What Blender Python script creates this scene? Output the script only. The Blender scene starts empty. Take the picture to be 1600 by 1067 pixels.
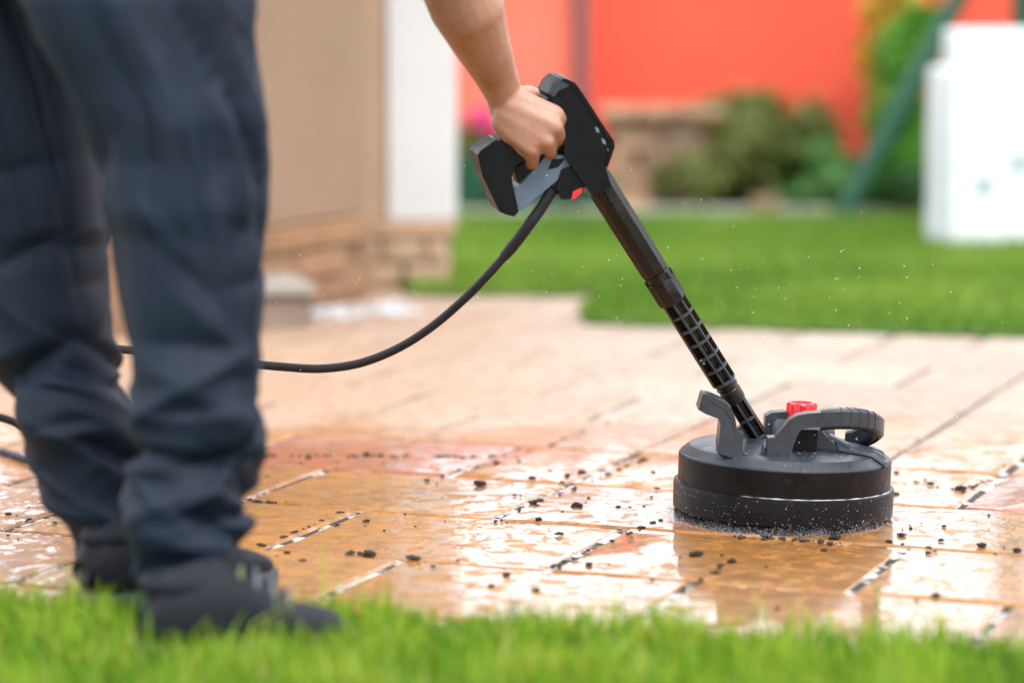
import bpy, bmesh, math, random
import numpy as np
from mathutils import Vector, Matrix, noise
R = math.radians
rng = random.Random(7)
nrg = np.random.default_rng(11)
scene = bpy.context.scene
COL = scene.collection

# ------------------------------------------------------------------ camera
CAMH, FPX = 0.70, 1600 * 100 / 36.0
PITCH = math.atan(516.5 / FPX)
cam_d = bpy.data.cameras.new('camera')
cam = bpy.data.objects.new('camera', cam_d); COL.objects.link(cam)
cam.location = (0, 0, CAMH); cam.rotation_euler = (R(90) - PITCH, 0, 0)
cam_d.lens = 100; cam_d.sensor_width = 36; cam_d.clip_end = 3000; cam_d.clip_start = 0.05
cam_d.dof.use_dof = True; cam_d.dof.focus_distance = 3.92; cam_d.dof.aperture_fstop = 1.8
scene.camera = cam
# ------------------------------------------------------------------ world, sun, exposure
SUN_EL, SUN_AZ = R(58), R(160)          # azimuth clockwise from +Y: behind the camera, to the right
world = bpy.data.worlds.new('World'); scene.world = world; world.use_nodes = True
wn = world.node_tree.nodes; wl = world.node_tree.links
bg = wn['Background']
sky = wn.new('ShaderNodeTexSky'); sky.sky_type = 'NISHITA'; sky.sun_disc = False
sky.sun_elevation = SUN_EL; sky.sun_rotation = SUN_AZ; sky.dust_density = 1.0; sky.air_density = 1.0
hs = wn.new('ShaderNodeHueSaturation'); hs.inputs['Saturation'].default_value = 0.55
wl.new(sky.outputs['Color'], hs.inputs['Color'])
# bright broken cloud cover over the whole sky
tc = wn.new('ShaderNodeTexCoord'); cn = wn.new('ShaderNodeTexNoise'); cn.inputs['Scale'].default_value = 2.6; cn.inputs['Detail'].default_value = 6
mp = wn.new('ShaderNodeMapping'); mp.inputs['Scale'].default_value = (1, 1, 2.2); wl.new(tc.outputs['Generated'], mp.inputs['Vector']); wl.new(mp.outputs[0], cn.inputs['Vector'])
cr = wn.new('ShaderNodeMapRange'); wl.new(cn.outputs['Fac'], cr.inputs['Value']); cr.inputs['From Min'].default_value = 0.30; cr.inputs['From Max'].default_value = 0.50; cr.inputs['To Min'].default_value = 0.86; cr.inputs['To Max'].default_value = 1.0
cm = wn.new('ShaderNodeMix'); cm.data_type = 'RGBA'; wl.new(cr.outputs[0], cm.inputs[0]); wl.new(hs.outputs['Color'], cm.inputs[6]); cm.inputs[7].default_value = (7.3, 7.6, 8.2, 1)
wl.new(cm.outputs[2], bg.inputs['Color'])
bg.inputs['Strength'].default_value = 0.15
sd = bpy.data.lights.new('sun', 'SUN'); sun = bpy.data.objects.new('sun', sd); COL.objects.link(sun)
sd.energy = 1.5; sd.angle = R(14); sd.color = (1.0, 0.95, 0.88)
sdir = Vector((math.sin(SUN_AZ) * math.cos(SUN_EL), math.cos(SUN_AZ) * math.cos(SUN_EL), math.sin(SUN_EL)))
sun.rotation_euler = sdir.to_track_quat('Z', 'Y').to_euler(); sun.location = (0, 0, 8)
vs = scene.view_settings
vs.view_transform = 'Standard'; vs.look = 'None'; vs.gamma = 1.0; vs.exposure = 1.05
scene.cycles.use_denoising = True
scene.cycles.max_bounces = 8; scene.cycles.caustics_reflective = False; scene.cycles.caustics_refractive = False

# ------------------------------------------------------------------ geometry helpers
_cp, _sp = math.cos(PITCH), math.sin(PITCH)
def ray(px, py):
    dx, dy = (px - 800) / FPX, -(py - 533.5) / FPX
    return Vector((dx, _cp + dy * _sp, -_sp + dy * _cp))
def at(px, py, Y):
    d = ray(px, py); t = Y / d.y
    return Vector((d.x * t, Y, CAMH + d.z * t))
def gnd(px, py, z=0.0):
    d = ray(px, py); t = (z - CAMH) / d.z
    return Vector((d.x * t, d.y * t, z))
def pxm(Y): return FPX / Y              # pixels per metre near depth Y
TH = R(20.9)
EU = Vector((math.sin(TH), math.cos(TH), 0)); EV = Vector((math.cos(TH), -math.sin(TH), 0))

def link(name, me, mat=None, parent=None, smooth=False):
    o = bpy.data.objects.new(name, me); COL.objects.link(o)
    if mat is not None:
        if len(me.materials) == 0: me.materials.append(mat)
    if parent is not None: o.parent = parent
    if smooth:
        me.polygons.foreach_set('use_smooth', [True] * len(me.polygons))
    return o
def obj(name, bm, mat=None, parent=None, smooth=False, sharp=None):
    bmesh.ops.recalc_face_normals(bm, faces=bm.faces)
    me = bpy.data.meshes.new(name); bm.to_mesh(me); bm.free()
    o = link(name, me, mat, parent, smooth)
    if smooth and sharp: me.set_sharp_from_angle(angle=R(sharp))
    return o
def pydata(name, v, f, mat=None, parent=None, smooth=False):
    me = bpy.data.meshes.new(name); me.from_pydata(v, [], f); me.update()
    return link(name, me, mat, parent, smooth)
def tag(o, label=None, cat=None, group=None, kind=None):
    if label: o['label'] = label
    if cat: o['category'] = cat
    if group: o['group'] = group
    if kind: o['kind'] = kind
    return o
def empty(name, loc, label=None, cat=None, group=None):
    o = bpy.data.objects.new(name, None); COL.objects.link(o); o.location = loc; o.empty_display_size = 0.05
    return tag(o, label, cat, group)
def bevel(bm, w, seg=2, ang=30):
    es = [e for e in bm.edges if len(e.link_faces) == 2 and e.calc_face_angle(0) > R(ang)]
    if es: bmesh.ops.bevel(bm, geom=es, offset=w, segments=seg, affect='EDGES', clamp_overlap=True, profile=0.6)
    return bm
def box(bm, c, s, rot=None):
    m = Matrix.Translation(Vector(c)) @ (rot.to_4x4() if rot else Matrix()) @ Matrix.Diagonal((s[0], s[1], s[2], 1))
    return bmesh.ops.create_cube(bm, size=1, matrix=m)['verts']
def frame_along(d):
    d = Vector(d).normalized()
    q = d.to_track_quat('Z', 'Y'); return q.to_matrix()
def capsule(bm, a, b, ra, rb, seg=14, rings=5):
    a, b = Vector(a), Vector(b); d = b - a; L = max(d.length, 1e-6); M = frame_along(d)
    prof = []
    for i in range(rings + 1):
        t = math.pi / 2 * i / rings; prof.append((ra * math.sin(t), -ra * math.cos(t)))
    for i in range(rings + 1):
        t = math.pi / 2 * i / rings; prof.append((rb * math.cos(t), L + rb * math.sin(t)))
    lathe_pts(bm, prof, a, M, seg)
def lathe_pts(bm, prof, o, M, seg=24, arc=None, cap=False):
    """revolve (r,h) profile round local Z of M at o"""
    o = Vector(o); rings = []
    n = seg if arc is None else seg + 1
    for r, h in prof:
        ring = []
        for k in range(n):
            a = (2 * math.pi * k / seg) if arc is None else arc[0] + (arc[1] - arc[0]) * k / seg
            ring.append(bm.verts.new(o + M @ Vector((r * math.cos(a), r * math.sin(a), h))))
        rings.append(ring)
    for A, B in zip(rings, rings[1:]):
        for k in range(n if arc is None else n - 1):
            k2 = (k + 1) % n
            try: bm.faces.new((A[k], A[k2], B[k2], B[k]))
            except ValueError: pass
    if cap:
        for ring in (rings[0], rings[-1]):
            try: bm.faces.new(ring)
            except ValueError: pass
def prism(bm, pts, off):
    """closed polygon of 3-D points extruded by vector off"""
    n = len(pts); A = [bm.verts.new(p) for p in pts]; B = [bm.verts.new(Vector(p) + Vector(off)) for p in pts]
    bm.faces.new(A); bm.faces.new(B[::-1])
    for i in range(n): bm.faces.new((A[i], B[i], B[(i + 1) % n], A[(i + 1) % n]))
def catmull(pts, n):
    P = [Vector(p) for p in pts]; P = [2 * P[0] - P[1]] + P + [2 * P[-1] - P[-2]]
    out = []
    for i in range(1, len(P) - 2):
        for k in range(n):
            t = k / n; a, b, c, d = P[i - 1], P[i], P[i + 1], P[i + 2]
            out.append(0.5 * ((2 * b) + (c - a) * t + (2 * a - 5 * b + 4 * c - d) * t * t + (3 * b - a - 3 * c + d) * t ** 3))
    out.append(P[-2]); return out
def tube(bm, path, rad, seg=12, cap=True):
    up = Vector((0, 0, 1)); prev = None; rings = []
    for i, p in enumerate(path):
        t = (path[min(i + 1, len(path) - 1)] - path[max(i - 1, 0)]).normalized()
        if prev is None: x = t.cross(Vector((0, 1, 0.1))).normalized()
        else: x = (prev - t * prev.dot(t)).normalized()
        prev = x; y = t.cross(x); r = rad[i] if isinstance(rad, (list, tuple)) else rad
        rings.append([bm.verts.new(p + (x * math.cos(a) + y * math.sin(a)) * r) for a in [2 * math.pi * k / seg for k in range(seg)]])
    for A, B in zip(rings, rings[1:]):
        for k in range(seg): bm.faces.new((A[k], A[(k + 1) % seg], B[(k + 1) % seg], B[k]))
    if cap: bm.faces.new(rings[0]); bm.faces.new(rings[-1][::-1])
def copy_tree(o, parent=None):
    c = o.copy(); COL.objects.link(c); c.parent = parent
    for ch in list(o.children): copy_tree(ch, c)
    return c

# ------------------------------------------------------------------ material helpers
def new_mat(name):
    m = bpy.data.materials.new(name); m.use_nodes = True
    nt = m.node_tree; b = nt.nodes['Principled BSDF']; return m, nt, b
def N(nt, t, **kw):
    n = nt.nodes.new(t)
    for k, v in kw.items():
        if k in n.inputs.keys() if hasattr(n.inputs, 'keys') else False: n.inputs[k].default_value = v
        else: setattr(n, k, v)
    return n
def setin(nt, n, key, v):
    if hasattr(v, 'node'): nt.links.new(v, n.inputs[key])
    else: n.inputs[key].default_value = v
def nz(nt, scale, detail=4, rough=0.55, vec=None, dist=0.0):
    n = nt.nodes.new('ShaderNodeTexNoise'); n.inputs['Scale'].default_value = scale
    n.inputs['Detail'].default_value = detail; n.inputs['Roughness'].default_value = rough; n.inputs['Distortion'].default_value = dist
    if vec is not None: nt.links.new(vec, n.inputs['Vector'])
    return n.outputs['Fac']
def ramp(nt, fac, stops, interp='LINEAR'):
    n = nt.nodes.new('ShaderNodeValToRGB'); n.color_ramp.interpolation = interp
    e = n.color_ramp.elements
    while len(e) < len(stops): e.new(0.5)
    for el, (p, c) in zip(e, stops):
        el.position = p; el.color = c if len(c) == 4 else (*c, 1)
    nt.links.new(fac, n.inputs['Fac']); return n.outputs['Color']
def mr(nt, v, a, b, c=0.0, d=1.0, smooth=True):
    n = nt.nodes.new('ShaderNodeMapRange'); n.interpolation_type = 'SMOOTHSTEP' if smooth else 'LINEAR'
    setin(nt, n, 'Value', v)
    for k, x in (('From Min', a), ('From Max', b), ('To Min', c), ('To Max', d)): setin(nt, n, k, x)
    return n.outputs['Result']
def mth(nt, op, a, b=None):
    n = nt.nodes.new('ShaderNodeMath'); n.operation = op
    setin(nt, n, 0, a)
    if b is not None: setin(nt, n, 1, b)
    return n.outputs[0]
def mix(nt, f, a, b, mode='MIX'):
    n = nt.nodes.new('ShaderNodeMix'); n.data_type = 'RGBA'; n.blend_type = mode
    setin(nt, n, 0, f)
    for k, v in ((6, a), (7, b)):
        if hasattr(v, 'node'): nt.links.new(v, n.inputs[k])
        else: n.inputs[k].default_value = v if len(v) == 4 else (*v, 1)
    return n.outputs[2]
def bump(nt, h, strength=0.3, dist=0.01, normal=None):
    n = nt.nodes.new('ShaderNodeBump'); setin(nt, n, 'Strength', strength); n.inputs['Distance'].default_value = dist
    nt.links.new(h, n.inputs['Height'])
    if normal is not None: nt.links.new(normal, n.inputs['Normal'])
    return n.outputs['Normal']
def wpos(nt): return nt.nodes.new('ShaderNodeNewGeometry').outputs['Position']
def opos(nt): return nt.nodes.new('ShaderNodeTexCoord').outputs['Object']
def simple(name, col, rough=0.5, var=0.12, scale=30, bmp=0.0, bscale=60, spec=0.5, metal=0.0, world_co=False, sss=0.0, coat=0.0):
    m, nt, b = new_mat(name); co = wpos(nt) if world_co else opos(nt)
    n = nz(nt, scale, 5, 0.6, co)
    lo = tuple(c * (1 - var) for c in col); hi = tuple(min(1, c * (1 + var)) for c in col)
    nt.links.new(ramp(nt, n, [(0.3, lo), (0.7, hi)]), b.inputs['Base Color'])
    nt.links.new(mr(nt, n, 0.3, 0.7, max(0.02, rough - 0.08), min(1, rough + 0.08)), b.inputs['Roughness'])
    b.inputs['Specular IOR Level'].default_value = spec; b.inputs['Metallic'].default_value = metal
    b.inputs['Coat Weight'].default_value = coat
    if sss: b.inputs['Subsurface Weight'].default_value = sss; b.inputs['Subsurface Radius'].default_value = (0.01, 0.004, 0.002)
    if bmp: nt.links.new(bump(nt, nz(nt, bscale, 6, 0.6, co), bmp, 0.004), b.inputs['Normal'])
    return m

# ---- pavers: dry behind, wet with a broken water film in front
def paver_material():
    m, nt, b = new_mat('paver'); p = wpos(nt)
    sep = nt.nodes.new('ShaderNodeSeparateXYZ'); nt.links.new(p, sep.inputs[0])
    x, y = sep.outputs[0], sep.outputs[1]
    rnd = nt.nodes.new('ShaderNodeObjectInfo').outputs['Random']
    n1 = nz(nt, 2.2, 4, 0.6, p); n2 = nz(nt, 26, 6, 0.65, p); n3 = nz(nt, 9, 5, 0.6, p, 0.6)
    yy = mth(nt, 'ADD', y, mth(nt, 'MULTIPLY', mth(nt, 'SUBTRACT', n1, 0.5), 1.3))
    wet = mr(nt, yy, 4.42, 4.95, 1.0, 0.0)
    left = mr(nt, mth(nt, 'ADD', x, mth(nt, 'MULTIPLY', n1, 0.6)), -0.35, 0.75, 1.0, 0.0)   # not yet washed side
    dry_clean = ramp(nt, rnd, [(0.0, (0.40, 0.315, 0.25)), (0.5, (0.345, 0.27, 0.215)), (1.0, (0.42, 0.34, 0.28))])
    dry_dirty = ramp(nt, rnd, [(0.0, (0.34, 0.20, 0.125)), (0.5, (0.37, 0.235, 0.15)), (1.0, (0.32, 0.21, 0.145))])
    dry = mix(nt, left, dry_clean, dry_dirty)
    wetc = ramp(nt, rnd, [(0.0, (0.33, 0.145, 0.032)), (0.35, (0.36, 0.17, 0.050)), (0.62, (0.31, 0.13, 0.036)), (0.90, (0.31, 0.105, 0.05)), (1.0, (0.34, 0.18, 0.07))], 'CONSTANT')
    wetc = mix(nt, mr(nt, n3, 0.5, 0.75, 0, .6), wetc, (0.36, 0.16, 0.06, 1))
    base = mix(nt, wet, dry, wetc)
    grain = ramp(nt, n2, [(0.28, (0.60, 0.54, 0.48)), (0.52, (1, 1, 1)), (0.75, (1.12, 1.1, 1.07))])
    base = mix(nt, 1.0, base, grain, 'MULTIPLY')
    dirt = mr(nt, nz(nt, 5.5, 8, 0.72, p), 0.60, 0.72, 0.0, 0.55)
    base = mix(nt, dirt, base, (0.17, 0.10, 0.06, 1))
    nt.links.new(base, b.inputs['Base Color'])
    film = mr(nt, mth(nt, 'ADD', nz(nt, 28, 7, 0.72, p, 0.6), mr(nt, mth(nt, 'ADD', x, mth(nt, 'MULTIPLY', n1, 0.5)), -0.35, 0.50, -0.035, 0.06)), 0.495, 0.53)
    fw = mth(nt, 'MULTIPLY', film, wet)
    nt.links.new(mth(nt, 'ADD', mth(nt, 'MULTIPLY', wet, -.22), .42), b.inputs['Specular IOR Level'])
    rough = mth(nt, 'ADD', mth(nt, 'MULTIPLY', wet, -0.42), 0.78)
    nt.links.new(rough, b.inputs['Roughness'])
    relief = mth(nt, 'ADD', mth(nt, 'MULTIPLY', n3, 1.0), mth(nt, 'MULTIPLY', n2, 0.55))
    nt.links.new(bump(nt, relief, 0.8, 0.006), b.inputs['Normal'])
    nt.links.new(mth(nt, 'MULTIPLY', fw, 1.0), b.inputs['Coat Weight'])
    b.inputs['Coat IOR'].default_value = 1.48
    b.inputs['Coat Roughness'].default_value = 0.06
    nt.links.new(bump(nt, nz(nt, 30, 4, 0.55, p), 0.14, 0.004), b.inputs['Coat Normal'])
    return m
M_PAVER = paver_material()
def joint_material():
    m, nt, b = new_mat('joint_soil_and_glints'); p = wpos(nt)
    sep = nt.nodes.new('ShaderNodeSeparateXYZ'); nt.links.new(p, sep.inputs[0])
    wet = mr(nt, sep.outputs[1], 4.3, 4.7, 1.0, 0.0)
    f = mth(nt, 'MULTIPLY', mr(nt, nz(nt, 19, 5, 0.7, p), 0.50, 0.55), wet)  # pale patches: sky glints of water in the joints, painted as colour
    soil = ramp(nt, nz(nt, 60, 6, 0.7, p), [(0.3, (0.010, 0.007, 0.005)), (0.7, (0.035, 0.025, 0.02))])
    dryj = (0.085, 0.062, 0.048, 1)
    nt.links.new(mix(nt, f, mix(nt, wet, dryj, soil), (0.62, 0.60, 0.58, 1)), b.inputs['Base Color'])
    b.inputs['Roughness'].default_value = 0.7
    nt.links.new(bump(nt, nz(nt, 140, 5, 0.7, p), 0.8, 0.006), b.inputs['Normal'])
    return m
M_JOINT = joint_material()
def leaf_mat(name, stops, trans=0.35, rough=0.5, scale=3.0, attr=True):
    m, nt, b = new_mat(name)
    if attr:
        a = nt.nodes.new('ShaderNodeAttribute'); a.attribute_name = 'tint'; fac = a.outputs['Fac']
    else: fac = nz(nt, scale, 4, 0.6, wpos(nt))
    c = ramp(nt, fac, stops); nt.links.new(c, b.inputs['Base Color']); b.inputs['Roughness'].default_value = rough
    b.inputs['Specular IOR Level'].default_value = 0.3
    tr = nt.nodes.new('ShaderNodeBsdfTranslucent'); nt.links.new(c, tr.inputs['Color'])
    ms = nt.nodes.new('ShaderNodeMixShader'); ms.inputs[0].default_value = trans
    nt.links.new(b.outputs[0], ms.inputs[1]); nt.links.new(tr.outputs[0], ms.inputs[2])
    nt.links.new(ms.outputs[0], nt.nodes['Material Output'].inputs['Surface'])
    return m
M_GRASS = leaf_mat('grass_blades', [(0.0, (0.06, 0.18, 0.010)), (0.5, (0.20, 0.36, 0.018)), (0.9, (0.38, 0.46, 0.04)), (1.0, (0.50, 0.42, 0.16))], 0.4)
M_GRASS2 = leaf_mat('lawn_blades', [(0.0, (0.06, 0.16, 0.014)), (0.5, (0.155, 0.29, 0.03)), (1.0, (0.30, 0.39, 0.06))], 0.4)
M_TURF = simple('turf_soil', (0.06, 0.11, 0.02), 0.9, 0.5, 14, 0.5, 60, world_co=True)
M_PLASTIC = None
def plastic(name, col, rough, speck=0.5, bmp=0.25, grime=None, spec=0.2):
    """moulded plastic with a fine eroded grain, dried splashes and uneven gloss"""
    m, nt, b = new_mat(name); p = wpos(nt)
    fine = nz(nt, 900, 3, 0.6, p); big = nz(nt, 38, 6, 0.65, p)
    c = ramp(nt, big, [(0.3, tuple(x * 0.75 for x in col)), (0.7, tuple(x * 1.25 for x in col))])
    if grime: c = mix(nt, mr(nt, nz(nt, 24, 7, 0.75, p), 0.52, 0.68, 0, 0.8), c, (*grime, 1))
    c = mix(nt, mr(nt, fine, 0.66, 0.76, 0, speck), c, (0.32, 0.34, 0.36, 1))
    nt.links.new(c, b.inputs['Base Color'])
    nt.links.new(mr(nt, big, 0.3, 0.7, rough - 0.1, rough + 0.12), b.inputs['Roughness'])
    nt.links.new(bump(nt, fine, bmp, 0.0012), b.inputs['Normal']); b.inputs['Specular IOR Level'].default_value = spec
    return m
M_GREY = plastic('grey_plastic', (0.020, 0.025, 0.034), 0.34, 0.35, 0.25, None, 0.5)
M_BLACK = plastic('black_plastic', (0.0045, 0.004, 0.0042), 0.30, 0.12, 0.25, (0.013, 0.010, 0.008), 0.14)
M_LANCE = plastic('lance_plastic', (0.007, 0.0055, 0.005), 0.28, 0.1, 0.2, (0.030, 0.017, 0.010), 0.32)
M_RIB = plastic('rib_plastic', (0.05, 0.056, 0.062), 0.35, 0.2, 0.2)
M_STRIPE = plastic('stripe_plastic', (0.075, 0.09, 0.115), 0.3, 0.3, 0.2, None, 0.5)
M_GUN = plastic('gun_plastic', (0.004, 0.004, 0.005), 0.34, 0.08, 0.2, None, 0.16)
M_STRUT = simple('strut_plastic', (.085, .115, .165), .4, .1)
M_RED = simple('red_plastic', (0.62, 0.018, 0.022), 0.32, 0.08)
M_HOSE = plastic('hose_rubber', (0.020, 0.020, 0.024), 0.45, 0.25, 0.15)
M_DIRT = simple('wet_soil', (0.026, 0.014, 0.008), 0.55, 0.5, 120, 0.9, 350)
def water_mat():
    m, nt, b = new_mat('water'); b.inputs['Base Color'].default_value = (0.95, 0.97, 1, 1); b.inputs['Roughness'].default_value = 0.08
    b.inputs['IOR'].default_value = 1.33; b.inputs['Transmission Weight'].default_value = 0.35
    return m
M_WATER = water_mat()

# ================================================================== SETTING
# ground to the horizon
bm = bmesh.new(); bmesh.ops.create_grid(bm, x_segments=2, y_segments=2, size=900, matrix=Matrix.Translation((0, 0, -0.075)))
tag(obj('ground', bm, M_TURF), kind='structure')

# ---- patio of pavers
GAP, PV, PU = 0.011, 0.392, 0.315
def paver_mesh(w, d, seed):
    r = random.Random(seed); bm = bmesh.new(); nx, ny = 6, 5; g = []
    ch = 0.004
    for j in range(ny):
        row = []
        for i in range(nx):
            x = (i / (nx - 1) - .5) * (w - 2 * ch); y = (j / (ny - 1) - .5) * (d - 2 * ch)
            edge = i in (0, nx - 1) or j in (0, ny - 1)
            row.append(bm.verts.new((x + r.uniform(-1, 1) * 0.0015, y + r.uniform(-1, 1) * 0.0015, r.uniform(-.0012, .0012) - (0.0008 if edge else 0))))
        g.append(row)
    for j in range(ny - 1):
        for i in range(nx - 1): bm.faces.new((g[j][i], g[j][i + 1], g[j + 1][i + 1], g[j + 1][i]))
    loop = g[0][:] + [g[j][-1] for j in range(1, ny)] + g[-1][-2::-1] + [g[j][0] for j in range(ny - 2, 0, -1)]
    def ringoff(o, z): 
        out = []
        for v in loop:
            x, y = v.co.x, v.co.y
            out.append(bm.verts.new((x + (o if x > (w / 2 - 2.4 * ch) else -o if x < -(w / 2 - 2.4 * ch) else 0), y + (o if y > (d / 2 - 2.4 * ch) else -o if y < -(d / 2 - 2.4 * ch) else 0), z)))
        return out
    A = ringoff(ch, -ch * 1.1); B = ringoff(ch, -0.05)
    n = len(loop)
    for k in range(n):
        bm.faces.new((loop[k], A[k], A[(k + 1) % n], loop[(k + 1) % n])); bm.faces.new((A[k], B[k], B[(k + 1) % n], A[(k + 1) % n]))
    bmesh.ops.recalc_face_normals(bm, faces=bm.faces)
    me = bpy.data.meshes.new('paver'); bm.to_mesh(me); bm.free(); me.materials.append(M_PAVER)
    for f in me.polygons: f.use_smooth = True
    me.set_sharp_from_angle(angle=R(35))
    return me
full = [paver_mesh(PV - GAP, PU - GAP, s) for s in range(6)]
half = [paver_mesh(PV / 2 - GAP, PU - GAP, 20 + s) for s in range(5)]
bm = bmesh.new()
c0 = EU * 5.2 + EV * (-1.0)
q = [Vector((sx_ * (.235 * y_ + .62), y_, 0)) for sx_, y_ in ((-1, 2.75), (1, 2.75), (1, 7.5), (-1, 7.5))]
prism(bm, [Vector((v.x, v.y, -0.0042)) for v in q], (0, 0, -0.05))
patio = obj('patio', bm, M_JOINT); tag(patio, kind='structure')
BACK_LAWN = [gnd(*p) for p in ((912, 508), (1250, 519), (1700, 532), (3000, 560), (3000, 338), (690, 338), (600, 440), (650, 464), (800, 463), (938, 463), (930, 476), (905, 492))]
def inside(pt, poly):
    c = False; n = len(poly)
    for i in range(n):
        a, b2 = poly[i], poly[(i + 1) % n]
        if (a.y > pt.y) != (b2.y > pt.y) and pt.x < (b2.x - a.x) * (pt.y - a.y) / (b2.y - a.y) + a.x: c = not c
    return c
E0, E1 = gnd(0, 970), gnd(1600, 1044)          # edge of the front lawn
def edge_y(x): return E0.y + (E1.y - E0.y) * (x - E0.x) / (E1.x - E0.x) + 0.012 * math.sin(x * 17) + 0.008 * math.sin(x * 41 + 1)
npv = 0
prg = random.Random(5)
for r_ in range(-2, 17):
    u0 = 3.0 + PU * r_
    for k in range(-14, 16):
        v0 = (-1.416 if r_ % 2 == 0 else -1.22) + PV * k
        c = EU * (u0 + PU / 2) + EV * (v0 + PV / 2)
        corners = [EU * (u0 + a * PU) + EV * (v0 + b2 * PV) for a in (0, .5, 1) for b2 in (0, .5, 1)]
        if all(inside(p, BACK_LAWN) for p in corners) or all(p.y < edge_y(p.x) - 0.03 for p in corners): continue
        if c.y > 7.6 or c.y < 2.6 or abs(c.x) > 0.235 * c.y + 0.72: continue
        if c.x < -1.3 and c.y > 6.6: continue
        split = (r_ >= 3 and prg.random() < 0.38) or (r_ == 3 and k == 0)
        parts = [(c, full)] if not split else [(EU * (u0 + PU / 2) + EV * (v0 + PV * q2), half) for q2 in (.25, .75)]
        for cc, pool in parts:
            o = bpy.data.objects.new('paver', prg.choice(pool)); COL.objects.link(o); o.parent = patio
            o.location = (cc.x, cc.y, prg.uniform(-.0012, .0012))
            o.rotation_euler = (prg.uniform(-.004, .004), prg.uniform(-.004, .004), -TH + (math.pi if prg.random() < .5 else 0) + prg.uniform(-.004, .004)); npv += 1
print('pavers', npv)

# ---- lawns
def sheet(name, pts, z, mat, depth=0.06):
    bm = bmesh.new(); prism(bm, [Vector((p.x, p.y, z)) for p in pts], (0, 0, -depth)); return obj(name, bm, mat)
back = sheet('lawn', BACK_LAWN, 0.008, M_TURF); tag(back, kind='structure')
xs = [-4 + 8 * i / 80 for i in range(81)]
front_pts = [Vector((x, edge_y(x), 0)) for x in xs] + [Vector((4, -3, 0)), Vector((-4, -3, 0))]
front = sheet('front_lawn', front_pts, 0.010, M_TURF); tag(front, kind='structure')

def blades(name, P, H, W, mat, label, cat, lean=0.35, tints=None):
    """P (n,3) roots; a bent two-segment blade on each"""
    n = len(P); a = nrg.uniform(0, 2 * np.pi, n); la = nrg.uniform(0, 2 * np.pi, n); lm = np.abs(nrg.normal(0, lean, n))
    d = np.stack([np.cos(a), np.sin(a), np.zeros(n)], 1) * (W[:, None] / 2)
    L = np.stack([np.cos(la) * lm, np.sin(la) * lm, np.zeros(n)], 1) * H[:, None]
    up = np.zeros((n, 3)); up[:, 2] = H
    mid = P + up * 0.55 + L * 0.3; tip = P + up * np.clip(1 - lm[:, None] * 0.35, .5, 1) + L
    V = np.stack([P - d, P + d, mid - d * .85, mid + d * .85, tip], 1).reshape(-1, 3)
    b0 = np.arange(n) * 5
    quads = np.stack([b0, b0 + 1, b0 + 3, b0 + 2], 1); tris = np.stack([b0 + 2, b0 + 3, b0 + 4], 1)
    loops = np.concatenate([quads, tris], 1).reshape(-1)
    starts = np.stack([np.arange(n) * 7, np.arange(n) * 7 + 4], 1).reshape(-1)
    me = bpy.data.meshes.new(name); me.vertices.add(len(V)); me.vertices.foreach_set('co', V.astype(np.float32).ravel())
    me.loops.add(len(loops)); me.loops.foreach_set('vertex_index', loops.astype(np.int32))
    me.polygons.add(2 * n); me.polygons.foreach_set('loop_start', starts.astype(np.int32))
    me.update(calc_edges=True)
    t = np.clip(nrg.normal(0.5, 0.22, n), 0, 1) if tints is None else tints
    at_ = me.attributes.new('tint', 'FLOAT', 'POINT'); at_.data.foreach_set('value', np.repeat(t, 5).astype(np.float32))
    me.polygons.foreach_set('use_smooth', [True] * (2 * n))
    o = link(name, me, mat); tag(o, label, cat, kind='stuff'); return o
def scatter_front(n, y0, y1, xh):
    x = nrg.uniform(-xh, xh, n); y = nrg.uniform(y0, y1, n)
    ey = np.array([edge_y(v) for v in x]); keep = y < ey + np.abs(nrg.normal(0, .012, n)); return np.stack([x[keep], y[keep], np.full(keep.sum(), .008)], 1)
P = np.concatenate([scatter_front(42000, 2.70, 3.34, .80), scatter_front(26000, 1.7, 2.70, .9), scatter_front(9000, 2.2, 3.4, 1.6)])
cl = np.array([noise.noise(Vector((p[0] * 9, p[1] * 9, 3))) for p in P])
H = np.clip(nrg.normal(0.031, 0.012, len(P)) * (1 + 0.55 * cl), .008, .075)
tall = nrg.random(len(P)) < 0.05; H[tall] *= 1.75
tint = np.clip(nrg.normal(0.46, 0.24, len(P)) + 0.45 * cl, 0, .93); tint[nrg.random(len(P)) < .02] = 1.0
blades('grass', P, H, nrg.uniform(.0022, .0042, len(P)), M_GRASS, 'bright green grass along the front edge of the patio', 'grass', .42, tint)
def scatter_poly(n, poly, x0, x1, y0, y1):
    out = []
    for x, y in zip(nrg.uniform(x0, x1, n), nrg.uniform(y0, y1, n)):
        if inside(Vector((x, y, 0)), poly) and abs(x) < .24 * y + .75: out.append((x, y, .006))
    return np.array(out)
P = scatter_poly(90000, BACK_LAWN, -.9, 3.1, 5.7, 9.5)
cl = np.array([noise.noise(Vector((p[0] * 1.6, p[1] * 1.6, 7))) for p in P])
blades('back_lawn_grass', P, np.clip(nrg.normal(.034, .009, len(P)), .014, .06), nrg.uniform(.004, .008, len(P)), M_GRASS2, 'mown green lawn behind the patio in front of the shrubs', 'grass', .45, np.clip(nrg.normal(.5, .18, len(P)) + .5 * cl, 0, 1))

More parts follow.
